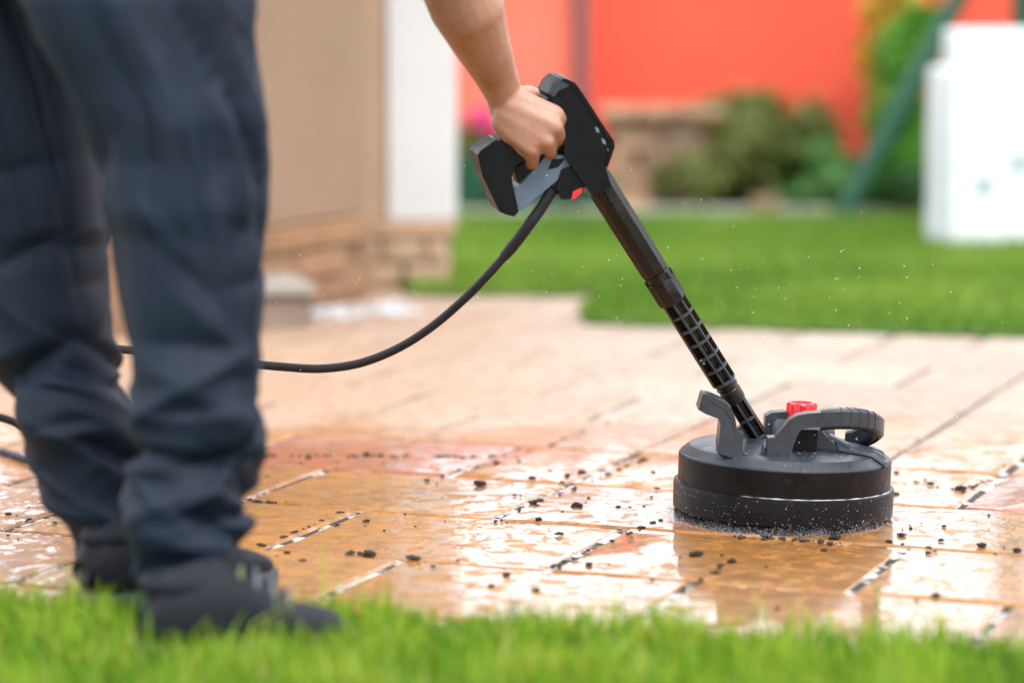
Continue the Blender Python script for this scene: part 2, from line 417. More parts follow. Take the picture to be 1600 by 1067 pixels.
# kerb between lawn and shrub bed
M_KERB = simple('kerb_stone', (0.26, 0.25, 0.22), 0.85, 0.25, 12, .4, 50, world_co=True)
ka, kb = gnd(690, 341), gnd(2300, 336)
kd = (kb - ka); kn = 8
kerb = empty('kerb', ka); tag(kerb, kind='structure')
for i in range(kn):
    bm = bmesh.new(); box(bm, (0, 0, 0), (kd.length / kn - .012, .09, .08)); bevel(bm, .012, 2)
    o = obj('kerb_stone', bm, M_KERB, kerb, True, 40); o.location = kd * ((i + .5) / kn) + Vector((0, 0, -.005 + rng.uniform(-.004, .004))); o.rotation_euler = (0, 0, math.atan2(kd.y, kd.x) + rng.uniform(-.01, .01))
# soil of the shrub bed
M_BED = simple('bed_soil', (0.09, 0.065, 0.045), 0.95, 0.4, 9, .6, 40, world_co=True)
bed = sheet('planting_bed', [gnd(600, 341), gnd(3000, 335), Vector((5, 11.5, 0)), Vector((-1.6, 11.5, 0))], 0.02, M_BED); tag(bed, kind='structure')

# ================================================================== BACKGROUND
def stucco(name, col, scale=60):
    m, nt, b = new_mat(name); p = wpos(nt)
    n = nz(nt, 1.6, 5, .6, p); f = nz(nt, scale, 5, .65, p)
    c = ramp(nt, n, [(.3, tuple(x * .88 for x in col)), (.7, tuple(min(1, x * 1.06) for x in col))])
    nt.links.new(c, b.inputs['Base Color']); b.inputs['Roughness'].default_value = .85
    nt.links.new(bump(nt, f, .4, .006), b.inputs['Normal']); return m
M_REDW = stucco('red_render', (0.78, 0.095, 0.050)); M_SALMON = stucco('salmon_render', (0.78, 0.17, 0.11))
M_BEIGE = stucco('beige_render', (0.285, 0.185, 0.122)); M_TAN = stucco('tan_trim', (0.42, 0.29, 0.20)); M_WHITE = stucco('white_render', (0.56, 0.56, 0.56))
M_PIPE = simple('downpipe_paint', (0.20, 0.075, 0.075), .45, .1)
M_COPE = simple('coping_stone', (0.40, 0.33, 0.27), .8, .2, 10, .3, 60, world_co=True)

def wall_between(name, a, b, z0, z1, th, mat, parent=None, bev=.006):
    d = Vector((b.x - a.x, b.y - a.y, 0)); bm = bmesh.new()
    box(bm, (d.length / 2, th / 2, (z0 + z1) / 2), (d.length, th, z1 - z0)); bevel(bm, bev, 1)
    bmesh.ops.transform(bm, matrix=Matrix.Translation((a.x, a.y, 0)) @ Matrix.Rotation(math.atan2(d.y, d.x), 4, 'Z'), verts=bm.verts)
    return obj(name, bm, mat, parent)
# red garden wall (low) and the taller salmon house wall left of it
WY = 10.45
rw = empty('garden_wall', (1.4, WY, 0), 'saturated red rendered garden wall behind the shrubs, right of the mauve post', 'wall')
def child(o, p):
    o.parent = p; o.matrix_parent_inverse = Matrix.Translation(p.location).inverted(); return o
xl = at(908, 100, WY).x
child(wall_between('wall_panel', Vector((xl, WY, 0)), Vector((7.5, WY - .15, 0)), -.05, .83, .2, M_REDW), rw)
child(wall_between('coping', Vector((xl - .01, WY - .035, 0)), Vector((7.5, WY - .185, 0)), .833, .87, .27, M_REDW), rw)
hw = empty('boundary_wall', (-.1, 10.1, 0), 'salmon coloured boundary wall between the white pillar and the mauve post', 'wall')
xr = at(900, 100, 10.05).x
child(wall_between('wall_panel', Vector((-1.6, 10.05, 0)), Vector((xr, 10.05, 0)), -.05, .86, .38, M_SALMON), hw)
child(wall_between('plinth', Vector((-1.6, 10.02, 0)), Vector((xr + .01, 10.02, 0)), -.05, .12, .025, M_COPE), hw)
child(wall_between('coping', Vector((-1.7, 10.02, 0)), Vector((xr + .01, 10.02, 0)), .863, .90, .44, M_SALMON), hw)
dp = empty('wall_post', (at(911, 100, 9.98).x, 9.98, 0), 'dark mauve round post where the salmon wall meets the red wall', 'post')
bm = bmesh.new(); tube(bm, [Vector((0, 0, z)) for z in (0, .3, .6, .98)], .028, 14); obj('shaft', bm, M_PIPE, dp, True, 50)
for z in (.35, .85):
    bm = bmesh.new(); lathe_pts(bm, [(.028, -.012), (.034, -.012), (.034, .012), (.028, .012)], (0, 0, z), Matrix.Identity(3), 14); box(bm, (0, .045, z), (.02, .05, .02)); obj('post_clip', bm, M_PIPE, dp)

# beige building at the left with brick plinth, tan corner strip and white pillar
bld = empty('building', (-.75, 6.5, 0), 'beige rendered building wall with tan brick plinth behind the legs', 'building')
A, B = at(230, 366, 6.10), at(572, 348, 7.02); A.z = B.z = 0
child(wall_between('wall', A, B, .20, 3.2, .25, M_BEIGE), bld)
dvec = (B - A).normalized(); nvec = Vector((dvec.y, -dvec.x, 0))
M_BRICK = []
for i, c in enumerate([(0.28, 0.15, 0.075), (0.255, 0.14, 0.075), (0.30, 0.17, 0.09), (0.24, 0.135, 0.08)]): M_BRICK.append(simple('plinth_brick_%s' % 'abcd'[i], c, .85, .2, 25, .4, 90, world_co=True))
plinth = child(wall_between('plinth', A + nvec * .02, B + nvec * .02, -.05, .195, .25, simple('mortar', (.25, .145, .08), .9, .2, 30, .3)), bld)
L = (B - A).length; bl = .24
bmeshes = []
for i in range(4):
    bm = bmesh.new(); box(bm, (0, 0, 0), (bl - .012, .03, .058)); bevel(bm, .004, 1); me = bpy.data.meshes.new('brick'); bm.to_mesh(me); bm.free(); me.materials.append(M_BRICK[i]); bmeshes.append(me)
for row in range(3):
    for k in range(int(L / bl)):
        s = bl * (k + .5 + (.5 if row % 2 else 0)); 
        if s + bl / 2 > L: continue
        o = bpy.data.objects.new('brick', rng.choice(bmeshes)); COL.objects.link(o)
        o.location = A + dvec * s + nvec * .026 + Vector((0, 0, .036 + row * .068)); o.rotation_euler = (0, 0, math.atan2(dvec.y, dvec.x))
        o.parent = plinth
pl = empty('pillar', (at(640, 400, 6.85).x, 6.85, 0), 'white rendered pillar on a tan brick base at the building corner', 'pillar')
PYF = 7.20
x0, x1, x2, x3 = at(566, 300, PYF).x, at(604, 300, PYF).x, at(711, 300, PYF).x, at(703, 400, PYF).x
zb = at(640, 352, PYF).z
def slab(name, x0, x1, y0, y1, z0, z1, mat, parent, bev=.008):
    bm = bmesh.new(); box(bm, ((x0 + x1) / 2, (y0 + y1) / 2, (z0 + z1) / 2), (x1 - x0, y1 - y0, z1 - z0)); bevel(bm, bev, 2)
    return child(obj(name, bm, mat, None), parent)
slab('shaft', x1 + .002, x2, PYF, PYF + .32, zb + .012, 3.2, M_WHITE, pl)
slab('trim_strip', x0, x1, PYF + .02, PYF + .30, zb + .012, 3.2, M_TAN, pl)
core = slab('base', x0 - .008, x3 - .004, PYF - .018, PYF + .31, -.05, zb - .03, simple('base_mortar', (.42, .28, .18), .9, .2, 30, .3), pl)
slab('base_cap', x0 - .03, x3 + .012, PYF - .04, PYF + .33, zb - .028, zb + .01, simple('cap_stone', (.40, .26, .16), .85, .2, 20, .3), pl)
nb, nr = 2, 2
bw = (x3 - x0 + .004) / nb; bh = (zb - .03) / nr
for r2 in range(nr):
    for k in range(nb + (r2 % 2)):
        a0 = x0 - .008 + bw * (k - (.5 if r2 % 2 else 0)); a1 = min(a0 + bw, x3 - .004); a0 = max(a0, x0 - .008)
        bm = bmesh.new(); box(bm, ((a0 + a1) / 2, PYF - .026, bh * (r2 + .5)), (a1 - a0 - .01, .03, bh - .01)); bevel(bm, .006, 1)
        o = obj('stone_block', bm, [simple('base_block', (.40, .27, .175), .85, .18, 18, .4), M_TAN][(r2 + k) % 2], None)
        o.parent = core
# step block
st = empty('doorstep', gnd(450, 512), 'low grey step block at the foot of the beige building', 'step')
a, b2 = gnd(330, 517), gnd(487, 512)
hgt = at(450, 452, gnd(450, 514).y).z
child(wall_between('riser', a, b2, -.05, hgt - .02, .32, simple('step_riser', (.22, .16, .125), .8, .2, 14, .3)), st)
child(wall_between('tread', a + Vector((-.01, -.015, 0)), b2 + Vector((.012, -.015, 0)), hgt - .017, hgt + .012, .33, simple('step_tread', (.27, .245, .21), .75, .15, 14, .3)), st)

# white pebbles washed to the foot of the pillar
bm = bmesh.new()
for i in range(170):
    if i % 2: p = gnd(rng.gauss(612, 24), rng.gauss(486, 6))
    else: p = gnd(rng.gauss(515, 22), rng.gauss(491, 5))
    r0 = rng.uniform(.004, .012)
    bmesh.ops.create_icosphere(bm, subdivisions=1, radius=1, matrix=Matrix.Translation((p.x, p.y, r0 * .5)) @ Matrix.Rotation(rng.uniform(0, 6), 4, 'Z') @ Matrix.Diagonal((r0 * rng.uniform(.8, 1.4), r0, r0 * .65, 1)))
tag(obj('pebbles', bm, simple('white_pebble', (.50, .51, .52), .6, .25, 8), None, True), 'white pebbles scattered at the foot of the pillar', 'pebbles', kind='stuff')

# ---- shrubs
def shrub(name, label, blobs, n, leaf, stops_, Y, trunk=True, cat='shrub', group=None, extra=None, trans=.3):
    """blobs: list of (px,py,rx_px,rz_px,dY) ellipsoids"""
    stops = [(p_, tuple(min(.6, x * 1.35) for x in c_)) for p_, c_ in stops_]
    base = at(blobs[0][0], 300, Y); root = empty(name, (base.x, Y, 0.02), label, cat, group)
    V = []; F = []; T = []
    area = [b[2] * b[3] for b in blobs]; s = sum(area)
    for (px, py, rx, rz, dY), ar in zip(blobs, area):
        c = at(px, py, Y + dY); rxm, rzm = rx / pxm(Y), rz / pxm(Y)
        lump = [(nrg.normal(0, 1, 3), rng.uniform(.25, .5)) for _ in range(9)]
        for _ in range(int(n * ar / s)):
            d = nrg.normal(0, 1, 3); d /= np.linalg.norm(d); rr = rng.random() ** .45
            bulge = 1 + .30 * noise.noise(Vector(d * 2.2) + Vector((px, py, 0)))
            p = np.array([c.x + d[0] * rxm * rr * bulge, c.y + d[1] * rxm * .9 * rr * bulge, c.z + d[2] * rzm * rr * bulge])
            if p[2] < .03: p[2] = .03 + rng.random() * .05
            if noise.noise(Vector(p * 9.0)) < -.22: continue
            q = nrg.normal(0, 1, 3); q /= np.linalg.norm(q); w = np.cross(q, d + .01); w /= (np.linalg.norm(w) + 1e-6)
            l = leaf * rng.uniform(.6, 1.3)
            i0 = len(V); V += [p - q * l, p + w * l * .45, p + q * l, p - w * l * .45]; F.append((i0, i0 + 1, i0 + 2, i0 + 3))
            t = min(1, max(0, rng.gauss(.5, .2) + .4 * noise.noise(Vector(p * 5)))); T += [t] * 4
    V = [tuple(np.array(v) - np.array(root.location)) for v in V]
    o = pydata('foliage', V, F, leaf_mat(name + '_leaf', stops, trans), root)
    a_ = o.data.attributes.new('tint', 'FLOAT', 'POINT'); a_.data.foreach_set('value', T)
    if trunk:
        for k in range(4):
            b = blobs[k % len(blobs)]; tip = at(b[0] + rng.uniform(-.4, .4) * b[2], b[1] - .2 * b[3], Y + b[4]) - root.location
            foot = Vector((tip.x * .25 + rng.uniform(-.03, .03), tip.y * .3, -.03)); midp = foot.lerp(tip, .5) + Vector((rng.uniform(-.03, .03), rng.uniform(-.03, .03), .02))
            bm = bmesh.new(); tube(bm, catmull([foot, midp, tip], 5), [.014 - .0009 * i for i in range(11)], 7); obj('stem', bm, M_BARK, root, True)
    return root
M_BARK = simple('bark', (.12, .08, .05), .9, .3, 30, .5, 60)
G_DARK = [(0, (.012, .045, .012)), (.5, (.028, .085, .02)), (1, (.06, .14, .035))]
G_OLIVE = [(0, (.045, .055, .012)), (.5, (.085, .11, .02)), (1, (.19, .20, .06))]
G_MID = [(0, (.02, .07, .015)), (.5, (.05, .14, .03)), (1, (.11, .22, .06))]
G_BRIGHT = [(0, (.03, .12, .012)), (.5, (.07, .22, .02)), (1, (.16, .33, .04))]
G_GOLD = [(0, (.30, .20, .02)), (.5, (.45, .28, .03)), (1, (.50, .38, .06))]
G_TEAL = [(0, (.008, .05, .028)), (.5, (.018, .09, .045)), (1, (.04, .14, .07))]
shrub('olive_shrub', 'olive green rounded shrub in front of the red wall beside the stones', [(1150, 235, 110, 82, 0), (1085, 285, 85, 52, -.1), (1215, 280, 90, 56, .05), (1165, 178, 78, 44, .1), (1265, 205, 52, 52, .1)], 11000, .022, G_OLIVE, 9.95)
shrub('green_shrub', 'mid green shrub right of the olive shrub below the red wall', [(1275, 265, 58, 50, 0), (1245, 305, 60, 32, 0)], 3200, .02, G_MID, 9.9)
shrub('low_hedge', 'low clipped dark hedge left of the slanting teal post', [(1318, 286, 62, 46, 0), (1255, 308, 55, 28, 0), (1375, 300, 50, 40, 0)], 4600, .018, G_MID, 9.8)
shrub('tall_conifer', 'tall bright green bush beside the white box', [(1415, 90, 54, 66, 0), (1405, 170, 60, 74, 0), (1420, 250, 66, 76, 0), (1445, 25, 36, 55, 0)], 9500, .02, G_BRIGHT, 9.7)
shrub('golden_shrub', 'yellow orange leaved shrub behind the tall bright green bush', [(1400, 25, 62, 62, 0), (1370, 80, 40, 60, 0)], 2600, .02, G_GOLD, 10.15)
shrub('dark_shrub', 'dark green shrub left of the hanging hose', [(755, 308, 56, 52, 0), (735, 280, 32, 40, 0)], 4000, .02, G_TEAL, 9.75)
shrub('laurel_shrub', 'dark green shrub seen behind the hose and the gun handle', [(880, 306, 72, 50, 0), (940, 316, 42, 38, 0), (815, 316, 55, 40, 0)], 5200, .02, G_TEAL, 9.8)
shrub('flowering_shrub', 'olive shrub with magenta flowers beside the white pillar', [(742, 235, 40, 48, 0), (770, 262, 30, 35, 0)], 1600, .018, G_OLIVE, 9.85)
shrub('small_dark_shrub', 'small dark green shrub at the left foot of the white box', [(1425, 290, 40, 34, 0)], 1300, .02, G_DARK, 9.55)
# flower heads: petals round a centre
M_MAG = simple('magenta_petal', (.62, .01, .17), .5, .15, 20); M_YEL = simple('flower_centre', (.6, .4, .03), .6, .1)
def flower(px, py, Y, r, label, petal=M_MAG, ground=None):
    c = at(px, py, Y); root = empty('flower', c, label, 'flower', 'garden flowers')
    for k in range(7):
        a = 2 * math.pi * k / 7; bm = bmesh.new()
        bmesh.ops.create_icosphere(bm, subdivisions=1, radius=1, matrix=Matrix.Rotation(a, 4, 'Y') @ Matrix.Translation((r * .55, 0, 0)) @ Matrix.Rotation(.35, 4, 'Z') @ Matrix.Diagonal((r * .5, r * .12, r * .3, 1)))
        obj('petal', bm, petal, root, True)
    bm = bmesh.new(); bmesh.ops.create_icosphere(bm, subdivisions=1, radius=r * .25); obj('flower_centre', bm, M_YEL, root, True)
    bm = bmesh.new(); tube(bm, catmull([Vector((0, .01, 0)), Vector((.01, .03, -.5 * (c.z - .02))), Vector((.02, .05, -(c.z - .02)))], 5), .003, 6); obj('stem', bm, M_BARK, root, True)
flower(752, 186, 9.7, .05, 'magenta flower above the olive shrub beside the white pillar')
flower(766, 200, 9.72, .04, 'lower magenta flower next to the forearm')
flower(168, 345, 6.6, .035, 'pink flower showing between the two legs', simple('pink_petal', (.6, .10, .18), .5, .1))

# ---- stone rockery wall
M_ROCK = [simple('rock_%s' % 'abcd'[i], c, .9, .3, 7, .7, 30, world_co=True) for i, c in enumerate([(.33, .20, .12), (.25, .16, .10), (.36, .22, .135), (.17, .115, .08)])]
rk = empty('rockery_wall', (at(1010, 330, 9.9).x, 9.9, .02), 'dry stone retaining wall of tan rocks behind the lance', 'stone wall')
def rock(w, d, h, seed):
    bm = bmesh.new(); box(bm, (0, 0, 0), (w, d, h)); bmesh.ops.subdivide_edges(bm, edges=bm.edges, cuts=2, use_grid_fill=True)
    for v in bm.verts:
        s = Vector(v.co); nn = noise.noise_vector(Vector((s.x * 9 + seed, s.y * 9, s.z * 9))); v.co += nn * min(w, h) * .14
        k = sum(abs(x) for x in (s.x / (w / 2), s.y / (d / 2), s.z / (h / 2)))
        if k > 2.5: v.co *= .9
    return bm
rows = [(255, 326, [945, 985, 1060, 1120]), ]
courses = [(330, 292, (930, 990, 1050, 1105)), (292, 262, (945, 1015, 1090)), (262, 232, (945, 995, 1060, 1120)), (232, 204, (950, 1030, 1100)), (204, 186, (945, 990, 1050, 1110))]
for ci, (yb, yt, xsx) in enumerate(courses):
    for k in range(len(xsx) - 1):
        a, b2 = at(xsx[k], yb, 9.9), at(xsx[k + 1], yt, 9.9)
        bm = rock(b2.x - a.x - .008, .24, (b2.z - a.z) - .006, ci * 7 + k)
        o = obj('rock', bm, M_ROCK[(ci * 2 + k) % 4], rk, True, 50)
        o.location = ((a.x + b2.x) / 2 - rk.location.x, rng.uniform(-.02, .02) + ci * .015, (a.z + b2.z) / 2 - .02); o.rotation_euler = (0, 0, rng.uniform(-.08, .08))
a, b2 = at(935, 186, 9.9), at(1130, 166, 9.9)
for k in range(3):
    w = (b2.x - a.x) / 3; bm = rock(w - .008, .30, (b2.z - a.z) * .9, 50 + k)
    o = obj('capstone', bm, M_ROCK[2 if k != 1 else 0], rk, True, 50); o.location = (a.x + w * (k + .5) - rk.location.x, .04, (a.z + b2.z) / 2 - .02)
for i, (px, py, wp, hp) in enumerate(((1195, 300, 44, 36), (985, 312, 56, 40))):
    p = at(px, py, 9.70); bm = rock(wp / pxm(9.7), .1, hp / pxm(9.7), 90 + i); o = obj('boulder', bm, M_ROCK[[1, 2, 0][i]], None, True, 50); o.location = p
    o.location.z = max(.03, hp / pxm(9.7) * .45)
    tag(o, ['pinkish boulder under the olive shrub', 'tan boulder at the foot of the stone wall'][i], 'boulder')

# ---- teal metal frame with slanting leg
M_TEAL = simple('teal_paint', (.010, .075, .040), .6, .15, 12)
tf = empty('metal_frame', gnd(1330, 338), 'teal metal frame with a slanting leg behind the white box', 'frame')
P0, P1 = at(1318, 334, 9.45), at(1490, 12, 9.45); d = (P1 - P0); top = P0 + d * 2.2
bm = bmesh.new(); tube(bm, [P0 - tf.location, P0.lerp(top, .5) - tf.location, top - tf.location], .034, 12); obj('slanting_leg', bm, M_TEAL, tf, True, 50)
Q0 = at(1597, 322, 9.55); Q0.z = 0
bm = bmesh.new(); tube(bm, [Q0 - tf.location, Q0 + Vector((0, 0, .8)) - tf.location, Vector((Q0.x, 9.55, top.z)) - tf.location], .05, 12); obj('upright', bm, M_TEAL, tf, True, 50)
bm = bmesh.new(); tube(bm, [top - tf.location - Vector((.05, 0, 0)), Vector((Q0.x + .1, 9.5, top.z)) - tf.location], .034, 12); obj('crossbar', bm, M_TEAL, tf, True, 50)

# ---- tall white box on the lawn
M_WBOX = simple('white_plastic', (.70, .73, .76), .45, .05, 6); M_WGREY = simple('grey_fitting', (.36, .42, .46), .5, .1)
wb = empty('white_box', gnd(1486, 393), 'tall white box with two grey fittings standing on the back lawn', 'white box')
c = gnd(1486, 393) ; ang = R(20)
wb.rotation_euler = (0, 0, ang)
Wb, Db = .40, .17
ztop = at(1470, 106, c.y).z; zt2 = at(1480, 46, c.y).z
def rbox(name, x0, x1, y0, y1, z0, z1, r, mat, par):
    bm = bmesh.new(); box(bm, ((x0 + x1) / 2, (y0 + y1) / 2, (z0 + z1) / 2), (x1 - x0, y1 - y0, z1 - z0)); bevel(bm, r, 4); return obj(name, bm, mat, par, True, 50)
body = rbox('body', 0, Wb, 0, Db, .0, ztop, .018, M_WBOX, wb)
rbox('lid', .022, Wb, .03, Db - .05, ztop + .002, zt2, .016, M_WBOX, wb)
for k, (fx, fy) in enumerate(((1537, 285), (1592, 250))):
    # on the front face (y=0 plane of the box frame)
    dr = ray(fx, fy); nx_ = Vector((-math.sin(ang), math.cos(ang), 0)); t = (wb.location - cam.location).dot(nx_) / dr.dot(nx_); p = cam.location + dr * t - wb.location
    lx = p.x * math.cos(ang) + p.y * math.sin(ang)
    bm = bmesh.new(); lathe_pts(bm, [(.0, .012), (.012, .012), (.014, .016), (.022, .016), (.024, .0)], (lx, -.001, p.z), Matrix.Rotation(R(90), 3, 'X'), 20); obj('fitting', bm, M_WGREY, wb, True, 40)

# ================================================================== SURFACE CLEANER
HC = gnd(1222, 806); HR = .1535
cl = empty('surface_cleaner', (HC.x, HC.y, 0), 'black round surface cleaner with red knob, ribbed lance and trigger gun', 'surface cleaner')
TILT = Matrix.Translation((HR, 0, .001)) @ Matrix.Rotation(R(2.1), 4, 'Y') @ Matrix.Translation((-HR, 0, 0))   # left side a little raised
def hobj(name, bm, mat, parent=None, smooth=True, sharp=40):
    bmesh.ops.transform(bm, matrix=TILT, verts=bm.verts); return obj(name, bm, mat, parent or cl, smooth, sharp)
I3 = Matrix.Identity(3); O3 = Vector((0, 0, 0))
# top shell
bm = bmesh.new()
lathe_pts(bm, [(.140, .050), (.1462, .050), (.1462, .079), (.1452, .0815), (.1335, .0905), (.128, .0925), (.06, .1045), (.0, .1065)], O3, I3, 96)
shell = hobj('housing', bm, M_GREY, None, True, 14)
# drum side is the black ring under the shell
bm = bmesh.new()
lathe_pts(bm, [(.139, .030), (.1472, .032), (.1476, .046), (.1478, .0775), (.1464, .0788), (.1405, .0788)], O3, I3, 96)
hobj('drum', bm, M_BLACK)
bm = bmesh.new()
lathe_pts(bm, [(.150, .002), (.1527, .0045), (.1535, .037), (.1526, .0402), (.1505, .0415), (.1472, .0425), (.1465, .040), (.1470, .002)], O3, I3, 96)
hobj('skirt_ring', bm, M_BLACK)
# bristle skirt: real fibres
bm = bmesh.new()
for k in range(1100):
    a = 2 * math.pi * (k + rng.random()) / 1100; r0 = .1495 + rng.uniform(-.0015, .0015); t = Vector((-math.sin(a), math.cos(a), 0)); rad = Vector((math.cos(a), math.sin(a), 0))
    top = rad * r0 + Vector((0, 0, .012)); tip = rad * (r0 + rng.uniform(-.001, .0035)) + t * rng.uniform(-.004, .004) + Vector((0, 0, -.008 * (1 - math.cos(a)) - .001))
    w = t * .0007
    bm.faces.new([bm.verts.new(x) for x in (top - w, top + w, tip + w * .6, tip - w * .6)])
o = hobj('bristles', bm, simple('bristle_nylon', (.006, .006, .007), .7, .2, spec=.1), None, False); o['kind'] = 'stuff'
# px-traced profiles on the front plate of the yoke -> local head coordinates (x right, z up)
def hl(px, py, y):
    p = at(px, py, HC.y + y) - Vector((HC.x, HC.y, 0)); return TILT.inverted() @ p
def plate(name, pts, y0, y1, mat, bev=.0025, parent=None):
    bm = bmesh.new(); prism(bm, [hl(px, py, y0) for px, py in pts], Vector((0, y1 - y0, 0))); bevel(bm, bev, 2, 20); return hobj(name, bm, mat, parent, True, 35)
hook = [(1091, 640), (1098, 616), (1109, 618), (1134, 629), (1143, 638), (1149, 654), (1153, 677), (1163, 678), (1160, 700), (1164, 717), (1140, 714), (1123, 708), (1122, 699), (1126, 662), (1122, 654), (1103, 647)]
plate('foot_hook', hook, -.108, -.058, M_GREY)
plate('hook_rib', [(1111, 623), (1133, 633), (1141, 642), (1147, 658), (1150, 675), (1148, 676), (1143, 656), (1137, 645), (1130, 637), (1110, 627)], -.1095, -.106, M_GREY, .0012)
arm = [(1197, 726), (1200, 684), (1211, 683), (1234, 656), (1246, 649), (1262, 646), (1290, 644), (1290, 667), (1262, 668), (1250, 673), (1243, 688), (1229, 726)]
plate('near_bracket', arm, -.114, -.090, M_GREY)
plate('far_bracket', [(1192, 715), (1196, 650), (1206, 645), (1228, 643), (1240, 650), (1262, 650), (1262, 715)], .018, .045, M_GREY)
plate('inner_wall', [(1229, 722), (1243, 684), (1252, 671), (1278, 671), (1275, 716)], -.089, -.080, M_BLACK, .0015)
# hollow between hook and bracket: low saddle and tunnel walls
plate('saddle', [(1155, 724), (1158, 704), (1164, 709), (1172, 712), (1182, 712), (1190, 708), (1196, 700), (1200, 724)], -.106, -.02, M_GREY, .002)
plate('pivot_block', [(1150, 715), (1150, 672), (1165, 660), (1178, 660), (1180, 715)], .012, .03, M_GREY, .002)
# hub with the red knob
bm = bmesh.new(); lathe_pts(bm, [(.047, .095), (.044, .124), (.041, .1285), (.0, .1295)], Vector((.025, .022, 0)), I3, 48); hobj('hub', bm, M_GREY)
kx, ky = .0225, .022
bm = bmesh.new(); prof = []
nl = 8
def lobed(z, base, amp):
    ring = []
    for k in range(96):
        a = 2 * math.pi * k / 96 + .2; c_ = math.cos(nl * a); r = base + amp * (1 if c_ > .35 else (-1 if c_ < -.15 else c_ * 2 - .3))
        ring.append(bm.verts.new((kx + r * math.cos(a), ky + r * math.sin(a), z)))
    return ring
rings = [lobed(.130, .0203, .0014), lobed(.1488, .0196, .0017), lobed(.1508, .0183, .0014), lobed(.1513, .0150, .0)]
rings.append([bm.verts.new((kx + .0145 * math.cos(2 * math.pi * k / 96 + .2), ky + .0145 * math.sin(2 * math.pi * k / 96 + .2), .1488)) for k in range(96)])
for A_, B_ in zip(rings, rings[1:]):
    for k in range(96): bm.faces.new((A_[k], A_[(k + 1) % 96], B_[(k + 1) % 96], B_[k]))
bm.faces.new(rings[-1]); hobj('knob', bm, M_RED, None, True, 30)
# D-shaped grab handle: rectangular section swept round the right end, sinking to the rear
path = [hl(1282, 655, -.102), hl(1300, 653, -.103), hl(1325, 653, -.102), hl(1348, 655, -.094), hl(1363, 661, -.076), hl(1369, 667, -.052), hl(1366, 673, -.028), hl(1356, 679, -.006), hl(1342, 684, .010), hl(1326, 687, .02)]
pth = catmull(path, 6)
def sweep_rect(bm, pth, w, h):
    rings = []
    for i, p in enumerate(pth):
        t = (pth[min(i + 1, len(pth) - 1)] - pth[max(i - 1, 0)]); t.z = 0; t.normalize(); s = Vector((t.y, -t.x, 0)); u = Vector((0, 0, 1))
        e = .0035
        sec = [(-w + e, -h), (w - e, -h), (w, -h + e), (w, h - e), (w - e, h), (-w + e, h), (-w, h - e), (-w, -h + e)]
        rings.append([bm.verts.new(p + s * a + u * b_) for a, b_ in sec])
    for A_, B_ in zip(rings, rings[1:]):
        for k in range(8): bm.faces.new((A_[k], A_[(k + 1) % 8], B_[(k + 1) % 8], B_[k]))
    bm.faces.new(rings[0]); bm.faces.new(rings[-1][::-1])
bm = bmesh.new(); sweep_rect(bm, pth, .0110, .0132); handle = hobj('grab_handle', bm, M_GREY)
for i in (9, 12, 15, 18, 21):                   # grip ridges across the handle
    p, q_ = pth[i], pth[i + 1]; bm = bmesh.new(); sweep_rect(bm, [p, p.lerp(q_, .45)], .0117, .0140); hobj('grip_ridge', bm, M_GREY, handle)
for dz in (-.0135,):
    for off in (.0045, -.0045):
        bm = bmesh.new(); tube(bm, [p + Vector((0, 0, dz)) + Vector((0, 0, 0)) + (Vector((pth[min(i + 1, len(pth) - 1)] - pth[max(i - 1, 0)])).normalized().cross(Vector((0, 0, 1))) * off) for i, p in enumerate(pth)], .0016, 6); hobj('grip_rib', bm, M_BLACK, handle)
plate('handle_post', [(1326, 716), (1330, 676), (1347, 676), (1347, 716)], .012, .034, M_GREY, .003)
# ramp with three raised ribs running to the right rim
plate('ramp', [(1262, 716), (1268, 676), (1282, 671), (1314, 706), (1312, 720)], -.070, -.010, M_GREY, .002)
def cone_z(r): return float(np.interp(r, [0, .06, .128, .1335, .1452, .1462], [.1065, .1045, .0925, .0905, .0815, .079]))
bm = bmesh.new(); sec = []
for x in [.062, .075, .09, .1, .11, .118, .125, .1305]:       # dark strip under the ribs, groove shade put into its colour
    sec.append([bm.verts.new((x, y_, cone_z(min(math.hypot(x, y_), .1455)) + .0014)) for y_ in (-.074, -.06, -.045, -.03, -.016)])
for A_, B_ in zip(sec, sec[1:]):
    for k in range(4): bm.faces.new((A_[k], A_[k + 1], B_[k + 1], B_[k]))
hobj('rib_groove_shade', bm, M_BLACK, shell, True, 30)
for yv in (-.064, -.045, -.026):
    bm = bmesh.new(); top = []
    xsx = [.066, .08, .095, .108, .117, .1225, .129, .1335]
    sec = []
    for x in xsx:
        r = math.hypot(x, yv); z = cone_z(min(r, .1455))
        sec.append([bm.verts.new((x, yv + s, z + dz_)) for s, dz_ in ((-.0068, -.003), (-.0064, .0045), (.0064, .0045), (.0068, -.003))])
    for A_, B_ in zip(sec, sec[1:]):
        for k in range(4): bm.faces.new((A_[k], A_[(k + 1) % 4], B_[(k + 1) % 4], B_[k]))
    bm.faces.new(sec[0]); bm.faces.new(sec[-1][::-1]); bevel(bm, .0008, 1, 40); hobj('rib', bm, M_STRIPE, shell, True, 30)
    bm = bmesh.new(); a_ = hl(1284, 674, yv); a_ = Vector((a_.x, yv, a_.z)); b_ = Vector((.083, yv, cone_z(.083) + .002))
    dd = (b_ - a_); box(bm, a_ + dd * .62, (dd.length * .72, .008, .005), Matrix.Rotation(-math.atan2(dd.z, dd.x), 3, 'Y')); bevel(bm, .001, 1); hobj('ramp_rib', bm, M_STRIPE, shell, True, 30)
